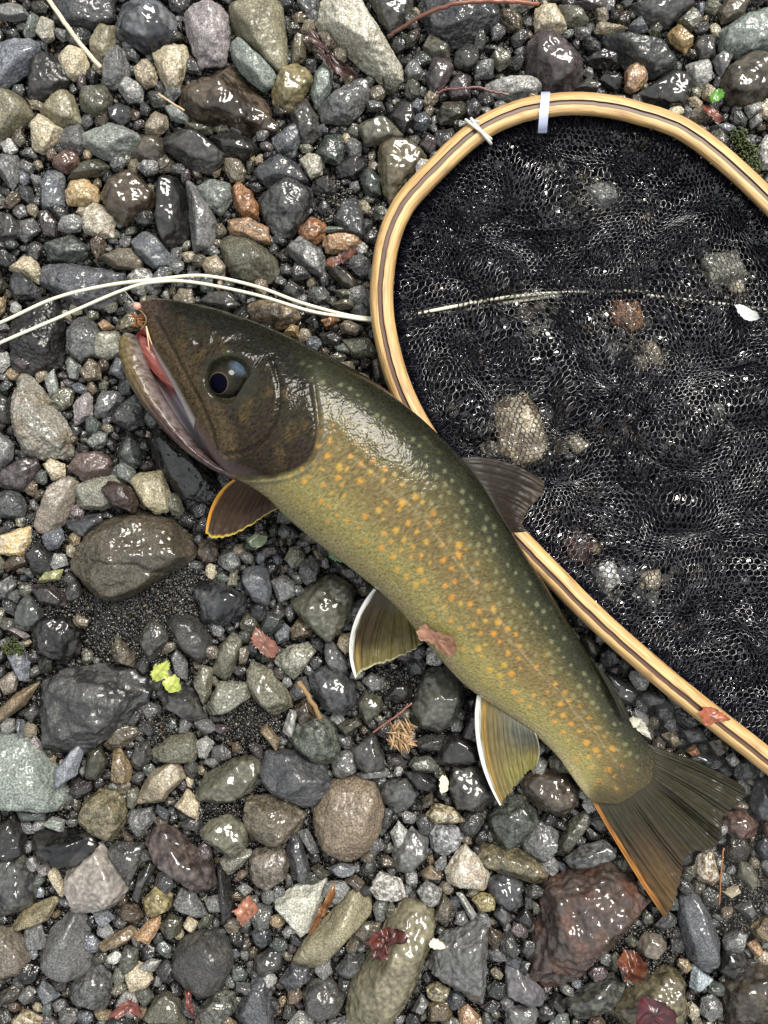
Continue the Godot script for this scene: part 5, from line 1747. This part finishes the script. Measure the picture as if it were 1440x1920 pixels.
func stones_lower() -> Array:
	return [
	["glossy black loaf-shaped stone near the picture's edge", "bk g 5 k", [57,1590,67,1563,117,1560,160,1563,180,1593,157,1627,117,1632,63,1613]],
	["ochre-brown mottled stone with a knob on top", "to w 4 m", [145,1553,157,1510,187,1487,217,1483,233,1517,230,1547,207,1580,173,1570]],
	["large pale grey glossy stone under the black loaf-shaped one", "lp g 5 v", [122,1647,140,1627,180,1590,207,1607,217,1640,233,1660,217,1693,187,1710,140,1710,127,1673]],
	["charcoal pyramid-shaped stone beside the large pale glossy one", "dk w 2 n", [203,1593,217,1583,267,1585,263,1620,240,1663,220,1633]],
	["big mottled grey stone at the edge with wet sheen", "dg g 6 m", [-15,1627,20,1613,47,1637,62,1670,53,1700,20,1717,-15,1723]],
	["black shaded stone at the edge above the big mottled grey one", "bk w 6 n", [-15,1560,20,1530,40,1560,45,1600,20,1615,-15,1622]],
	["yellowish tan bent stone below the big mottled grey one", "to d 4 v", [17,1733,50,1720,73,1687,103,1703,87,1733,33,1750]],
	["big smooth grey stone with a hole and long neck", "gr w 5 p", [72,1793,97,1757,110,1713,140,1707,143,1740,160,1773,167,1800,133,1840,93,1820]],
	["round grey stone with a glint at the necked stone's foot", "gr w 7 m", [128,1863,147,1833,180,1813,207,1840,203,1883,187,1900,143,1887]],
	["smooth brown egg-shaped stone at the edge", "tg w 9 n", [-15,1745,20,1745,43,1773,52,1800,33,1833,-15,1837]],
	["long reddish brown stone with flat polished top", "rp g 3 m", [273,1580,300,1553,333,1567,393,1620,400,1653,373,1680,333,1653,290,1617]],
	["wet olive stone with a bright rim resting on a pale chip", "ol g 5 t", [375,1563,393,1543,430,1533,457,1553,460,1587,433,1610,407,1593,380,1580]],
	["pale green-white chip jutting from under the wet olive stone", "lo w 5 n", [413,1603,443,1607,467,1593,470,1617,437,1640,420,1627]],
	["large round black disc-like stone with grey dimples", "dk w 8 p", [323,1810,333,1777,360,1757,400,1753,430,1777,433,1817,413,1857,380,1877,343,1853]],
	["olive stone at the bottom edge under the black disc-like stone", "ol w 6 n", [268,1930,293,1880,313,1865,333,1880,347,1930]],
	["grey-green rough stone at the bottom edge beside a red curled leaf", "og w 4 m", [370,1897,407,1863,437,1870,440,1900,410,1925,380,1925]],
	["mustard-coloured lumpy pebble beside the grey wedge", "ye g 3 m", [267,1690,293,1663,320,1680,317,1703,277,1723]],
	["grey wedge with scratched face below the reddish brown stone", "gr w 3 v", [325,1697,337,1670,360,1673,387,1717,367,1723,333,1710]],
	["dark olive rounded cube below the mustard-coloured pebble", "od w 5 n", [300,1737,317,1717,340,1723,337,1750,310,1763]],
	["orange-veined tan pebble beside the dark olive cube", "po w 4 v", [253,1753,280,1740,297,1720,300,1743,283,1773]],
	["brown and white banded strip-like pebble", "tb w 3 t", [182,1773,207,1757,240,1740,253,1750,233,1770,190,1787]],
	["small grey-olive oval pebble under the banded strip", "og w 7 v", [222,1810,233,1777,257,1783,257,1817,233,1830]],
	["thin grey pebble with a dark groove beside the olive oval", "lg w 4 v", [258,1817,280,1800,300,1803,287,1823]],
	["tan porous stone like a broken crust above the ochre one", "tn d 4 p", [257,1480,287,1460,300,1432,330,1428,343,1463,310,1503,273,1507]],
	["cream porous crumb-like pebble beside the glossy greenish stone", "cr d 3 p", [328,1513,350,1483,373,1503,370,1537,347,1527]],
	["ragged grey chip with spiky edges", "gr w 0 v", [237,1527,283,1517,290,1540,267,1570,250,1560]],
	["dark green pebble tucked under the pale green boulder", "gd w 6 n", [30,1523,50,1513,83,1523,80,1540,40,1542]],
	["small moss green pebble above the black loaf", "gg w 7 n", [80,1547,97,1533,120,1540,117,1560]],
	["tiny cream bean near the dark olive cube", "cr w 7 n", [343,1737,353,1720,370,1733,360,1750]],
	["bluish leaf-shaped pebble near the bottom corner", "bl w 4 v", [67,1857,80,1840,110,1867,83,1887]],
	["cream stone cut by the bottom edge near the corner", "cr w 4 m", [20,1922,47,1897,77,1913,75,1928]],
	["small olive-grey pebble above the maroon torn leaf", "og d 7 n", [253,1860,273,1853,287,1870,270,1890]],
	["dark slate blade rising from the bottom edge", "sl w 1 n", [440,1930,475,1850,500,1833,507,1880,510,1930]],
	["small dark blue pebble below the large pale glossy stone", "bl w 7 n", [173,1713,200,1710,213,1723,190,1740]],
	["small grey cuboid below the reddish brown stone's tip", "gr w 2 n", [383,1687,410,1680,420,1713,393,1713]],
	["black charred wood-like stone beside the red maple scrap", "bk w 3 t", [405,1627,420,1627,437,1680,433,1733,417,1737,407,1673]],
	["small lilac pebble under the black loaf's corner", "pk w 7 n", [67,1627,90,1620,93,1640,73,1647]],
	["cream sliver beside the large pale glossy stone", "cr w 3 n", [90,1640,103,1630,123,1673,113,1683]],
	["dark sliver wedged beside the charcoal pyramid", "dk g 3 v", [260,1640,277,1620,288,1627,257,1693,247,1683]],
	["tiny round grey pebble above the red maple scrap", "gr d 7 s", [443,1667,457,1658,473,1670,457,1683]],
	["dark blue-grey veined stone above the round tan cobble", "bd w 3 v", [487,1445,500,1415,550,1412,600,1440,622,1475,600,1505,560,1515,515,1500,495,1475]],
	["big round dry tan-brown cobble", "dt d 8 s", [587,1517,607,1483,637,1465,677,1465,707,1483,718,1527,710,1563,680,1603,647,1615,613,1600,595,1567]],
	["brownish grey rough stone beside the round tan cobble", "ob w 3 s", [458,1540,465,1500,490,1497,527,1500,570,1533,553,1563,517,1587,475,1590]],
	["taupe stone beneath the brownish grey rough one", "tg w 5 m", [467,1610,480,1597,523,1590,540,1617,530,1650,500,1670,470,1655]],
	["narrow blue-black slate between taupe stone and tan cobble", "bd w 3 n", [537,1600,543,1570,560,1573,580,1640,570,1660,547,1650]],
	["small curved grey pebble against the tan cobble's side", "gr w 6 v", [557,1563,577,1557,597,1597,583,1603]],
	["cream marbled block with grey veins and a brown leaf edge", "cm d 0 v", [512,1697,563,1667,610,1653,610,1680,587,1740,560,1757,537,1723]],
	["long olive-tan finger-shaped cobble", "ot d 7 n", [553,1803,573,1763,613,1723,660,1677,693,1687,693,1717,660,1753,613,1800,583,1820]],
	["large olive-tan cobble carrying a wet dark red leaf", "ot g 6 n", [653,1883,667,1843,697,1790,733,1727,763,1703,800,1710,813,1740,803,1790,780,1857,747,1913,713,1945,657,1930]],
	["grey glassy flat stone with one clear wet corner", "gr g 1 n", [803,1817,833,1760,900,1733,917,1747,913,1857,903,1887,857,1863]],
	["round dull black stone at the bottom below a blue cone", "dk w 8 n", [568,1870,583,1843,620,1843,643,1873,630,1907,600,1918,577,1903]],
	["small dark blue cone-shaped stone by the finger-shaped cobble", "bd w 4 n", [525,1840,547,1807,577,1817,580,1837,543,1860]],
	["dark speckled stone between slate blade and blue cone", "dk g 4 s", [475,1800,503,1783,527,1787,527,1817,500,1830,475,1823]],
	["grey scuffed stone between the two olive-tan cobbles", "dg w 4 v", [630,1817,653,1790,683,1793,677,1817,643,1837]],
	["brown-grey chip above the grey scuffed stone", "ob w 2 s", [662,1753,680,1730,713,1733,710,1750,683,1773]],
	["dark round pebble with pale scratches beside the tan cobble", "dg g 6 v", [712,1493,727,1467,763,1463,783,1490,763,1517,740,1527]],
	["black wet pebble above a thin white chip", "bk g 5 n", [760,1450,790,1447,817,1463,810,1487,777,1480]],
	["large dark grey rock behind the anal fin's tip", "dk g 3 m", [842,1480,850,1440,893,1440,907,1463,930,1507,903,1523,857,1520]],
	["crumpled grey stone below the pale almond-shaped pebble", "gr g 3 v", [737,1600,773,1557,803,1580,800,1613,773,1640,743,1640]],
	["pale almond-shaped pebble leaning on the crumpled grey stone", "lg w 6 s", [733,1563,747,1542,763,1560,753,1590,740,1587]],
	["bluish white frosty stone above the white warty one", "wl w 3 m", [805,1563,817,1548,853,1553,870,1570,853,1597,833,1607,810,1593]],
	["white warty quartz with orange pockets", "wo w 3 p", [837,1633,853,1603,873,1590,907,1620,917,1640,907,1670,870,1660,843,1657]],
	["bright white jagged quartz beside the finger-shaped cobble", "wh w 2 m", [695,1670,713,1640,750,1653,760,1680,745,1690,710,1687]],
	["grey and white mottled pebble above the leaf-bearing cobble", "lg w 3 m", [783,1673,800,1653,827,1670,820,1700,793,1693]],
	["cream and olive flat stone below the dark grey rock", "cy w 4 m", [800,1530,817,1510,847,1517,870,1543,817,1547]],
	["small brown round pebble beside the white warty quartz", "tb g 7 n", [790,1637,807,1625,827,1637,823,1653,797,1650]],
	["mustard yellow knobbly pebble above the glassy flat stone", "ye w 3 p", [887,1690,903,1677,930,1683,927,1707,903,1713]],
	["grey-brown upright flake above the leaf-bearing cobble's head", "ob w 4 v", [813,1723,833,1680,850,1700,840,1737]],
	["thin slanted grey and cream flake by the yellow knobbly pebble", "lg g 3 v", [857,1677,870,1680,893,1717,883,1727]],
	["dark flake between yellow knobbly pebble and brown boulder", "dg g 4 v", [927,1717,940,1697,957,1717,947,1743]],
	["dark blue flat stone beside the white warty quartz", "bd g 5 n", [915,1655,950,1640,978,1660,980,1700,955,1710,925,1690]],
	["long yellowish mottled stone above the dark blue flat one", "to w 4 m", [900,1590,960,1597,1000,1610,1030,1640,1020,1660,960,1645,910,1620]],
	["greenish lichen-spotted stone under the anal fin's tip", "gm w 3 m", [918,1535,945,1505,970,1495,1000,1520,1013,1545,985,1575,945,1590,925,1565]],
	["small blue-grey pebble beneath the round tan cobble", "bl w 6 n", [617,1630,637,1620,667,1627,660,1640,630,1643]],
	["small brown speckled pebble beside the bright white quartz", "ob w 5 s", [647,1653,667,1643,683,1657,670,1673]],
	["small grey-green upright flake below the bright white quartz", "gg w 4 v", [700,1703,713,1680,727,1687,720,1727,707,1730]],
	["small olive pebble between slate strip and cream marbled block", "od w 7 n", [583,1630,597,1622,617,1640,603,1650]],
	["low grey pebble between dark banded stone and round scratched one", "gr g 5 n", [670,1453,693,1440,727,1443,723,1460,680,1463]],
	["cream and olive pebble beneath the glassy flat stone's side", "cy w 4 m", [800,1853,820,1843,843,1857,830,1877,803,1873]],
	["salmon orange pebble at the bottom beneath the glassy stone", "po w 5 m", [860,1897,877,1887,897,1907,890,1925,863,1925]],
	["grey splinter beside the leaf-bearing cobble's lower end", "gr g 3 n", [773,1897,790,1867,803,1883,790,1903]],
	["small brown knobby pebble beside the round scratched one", "ob g 4 n", [793,1500,810,1487,813,1507,790,1520]],
	# around the tail and the puddle
	["huge wet purple-brown boulder with red streaks near the tail", "pb g 2 e", [1000,1837,1007,1760,1027,1673,1053,1643,1093,1637,1147,1627,1180,1637,1220,1680,1220,1703,1180,1757,1133,1800,1093,1840,1030,1860,1010,1850]],
	["smooth dark slate oval stone with one rusty pit", "sl w 7 n", [1277,1703,1287,1683,1307,1680,1327,1707,1350,1763,1352,1797,1330,1823,1297,1800,1283,1753]],
	["pale icy blue triangular chip below the slate oval", "ib w 2 n", [1295,1853,1300,1812,1337,1840,1307,1860]],
	["glossy brick red pebble standing in the puddle", "rd g 8 m", [1358,1547,1370,1527,1397,1523,1422,1547,1417,1570,1390,1577,1367,1563]],
	["dark brown crumpled stone between anal fin and tail", "bw g 4 m", [980,1463,1007,1447,1057,1447,1087,1483,1087,1513,1057,1533,1017,1520,990,1490]],
	["grey and white-topped stone below the lichen-spotted one", "gr w 3 v", [977,1573,1017,1543,1047,1567,1037,1607,1020,1620,987,1600]],
	["olive stick-like stone leaning near the tail's orange edge", "od w 4 v", [1047,1583,1070,1543,1100,1523,1113,1537,1087,1573,1063,1603,1050,1597]],
	["grey bar-shaped stone with orange spots lying on the huge boulder", "gr g 3 m", [1065,1610,1093,1590,1133,1580,1153,1597,1150,1613,1093,1633,1070,1630]],
	["white and orange quartz piece in the puddle behind the tail", "wo w 2 m", [1302,1633,1313,1607,1337,1597,1350,1653,1337,1663,1313,1653]],
	["cream wet flake behind the white and orange quartz", "cr g 3 n", [1357,1673,1383,1660,1390,1673,1370,1683]],
	["olive-grey wet stone beyond the puddle's quartz", "ol g 4 n", [1385,1647,1390,1617,1413,1627,1427,1653,1407,1670]],
	["black knobbly stone ringed with water near the corner", "bk g 5 m", [1350,1820,1363,1783,1390,1783,1407,1807,1397,1830,1367,1837]],
	["big tan-brown rock at the bottom edge with a wet maroon leaf", "to g 4 m", [1140,1930,1160,1883,1213,1843,1253,1823,1283,1833,1290,1860,1290,1930]],
	["dark mossy rock below the huge purple-brown boulder", "og g 3 m", [1060,1883,1100,1857,1147,1833,1173,1853,1147,1890,1093,1917]],
	["lilac-grey wet stone at the huge boulder's lower corner", "gp g 3 n", [950,1813,980,1823,1020,1863,1017,1890,980,1883,950,1867]],
	["grey flat stone at the bottom edge below the lilac-grey one", "gr g 3 n", [950,1893,1000,1887,1010,1903,990,1930,950,1930]],
	["smooth grey-tan domed pebble below the tail's lower tip", "tg g 7 n", [1197,1773,1213,1753,1243,1757,1250,1780,1227,1797,1200,1790]],
	["low rough brown rock filling the bottom corner", "bw g 4 m", [1363,1855,1400,1825,1450,1810,1465,1930,1370,1925]],
	["tan-brown rough stone at the edge above the corner rock", "tb w 4 m", [1410,1740,1445,1713,1460,1770,1425,1765]],
	["dark blue stone at the edge beside the brick red pebble", "bd g 6 n", [1410,1510,1423,1470,1450,1460,1460,1540,1423,1537]],
	["green-grey stone poking up through the tail's notch", "gg g 3 m", [1303,1590,1313,1570,1333,1573,1343,1593,1320,1597]],
	["dark glittering chip beside the huge boulder's flank", "bk g 4 s", [967,1727,987,1703,1003,1727,993,1743]],
	["black smooth bead under the dark mossy rock's end", "bk g 7 n", [1030,1883,1047,1867,1063,1890,1050,1903]],
	["cream and pink flake near the water-ringed black stone", "po w 3 n", [1403,1773,1420,1763,1433,1787,1417,1793]],
	["grey crumpled wet pebble in the shallow water", "dg g 4 v", [1378,1703,1407,1690,1420,1717,1403,1723]],
	["tan pebble touching the brick red pebble's rim", "tn g 5 n", [1370,1515,1385,1500,1403,1510,1397,1521]],
	["reddish pebble at the very edge beside the puddle", "rd g 7 n", [1433,1550,1445,1540,1455,1555,1440,1570]],
	["dark green glassy stone between fish and net rim", "gk g 5 n", [1127,1270,1147,1260,1177,1277,1203,1293,1173,1330,1147,1312]],
	["shiny grey pebble lying in water under the net rim", "gr g 7 v", [1203,1310,1217,1297,1247,1307,1243,1320,1217,1324]],
	["brown wet pebble in the gap where rim leaves the fish", "br g 6 n", [1090,1193,1103,1190,1123,1217,1113,1233,1098,1220]],
	["tan angular pebble in the water near the tail root", "tn g 3 m", [1243,1380,1267,1370,1277,1393,1267,1403]],
	["blue-black wet stone behind the tail's upper edge", "bd g 5 n", [1290,1423,1313,1413,1340,1420,1357,1442,1310,1442]],
	["grey speckled pebble below the net rim near the tail", "gr g 4 s", [1283,1370,1313,1367,1327,1390,1293,1392]],
	["rusty chip beside the blue-black stone at the tail", "or w 2 m", [1287,1410,1303,1397,1313,1410,1297,1420]],
	["tiny white and black pebble under the net rim's lower end", "wh g 6 m", [1363,1423,1377,1413,1387,1427,1373,1437]],
	["small maroon pebble above the dark green glassy stone", "pd g 6 n", [1137,1250,1160,1245,1165,1262,1143,1265]],
	["brown smooth stone under the net rim beside the tail", "br g 5 n", [1330,1390,1355,1378,1368,1400,1345,1420]],
	# seen through the netting
	["orange-brown stone showing through the netting below a cream line", "or w 5 m", [1140,565,1170,552,1205,575,1210,608,1180,625,1150,605]],
	["tan finger-like stone showing through the netting", "tn w 5 n", [1195,640,1222,638,1250,680,1232,695,1205,668]],
	["large cream stone showing through the netting beside the fish's back", "cr d 5 m", [930,755,985,735,1015,785,1030,850,985,875,940,845]],
	["small cream stone showing through the netting's fold", "cr d 5 n", [1055,822,1088,812,1112,835,1082,850]],
	["white stone showing through the netting near the straight rim", "wh d 4 m", [1110,1062,1150,1042,1165,1090,1132,1115]],
	["cream pebble showing through the netting beside the white one", "cr d 4 n", [1195,1075,1240,1068,1240,1105,1202,1105]],
	["red-brown stone showing through the netting behind the dorsal fin", "rd w 5 m", [1050,990,1100,982,1115,1062,1068,1052]],
	["pale grey stone showing through the netting near the hoop's top", "lg w 5 n", [1095,350,1140,338,1165,372,1120,395]],
	["pale olive stone showing through the netting near the edge", "lo w 5 n", [1320,480,1385,468,1405,522,1335,535]],
	]
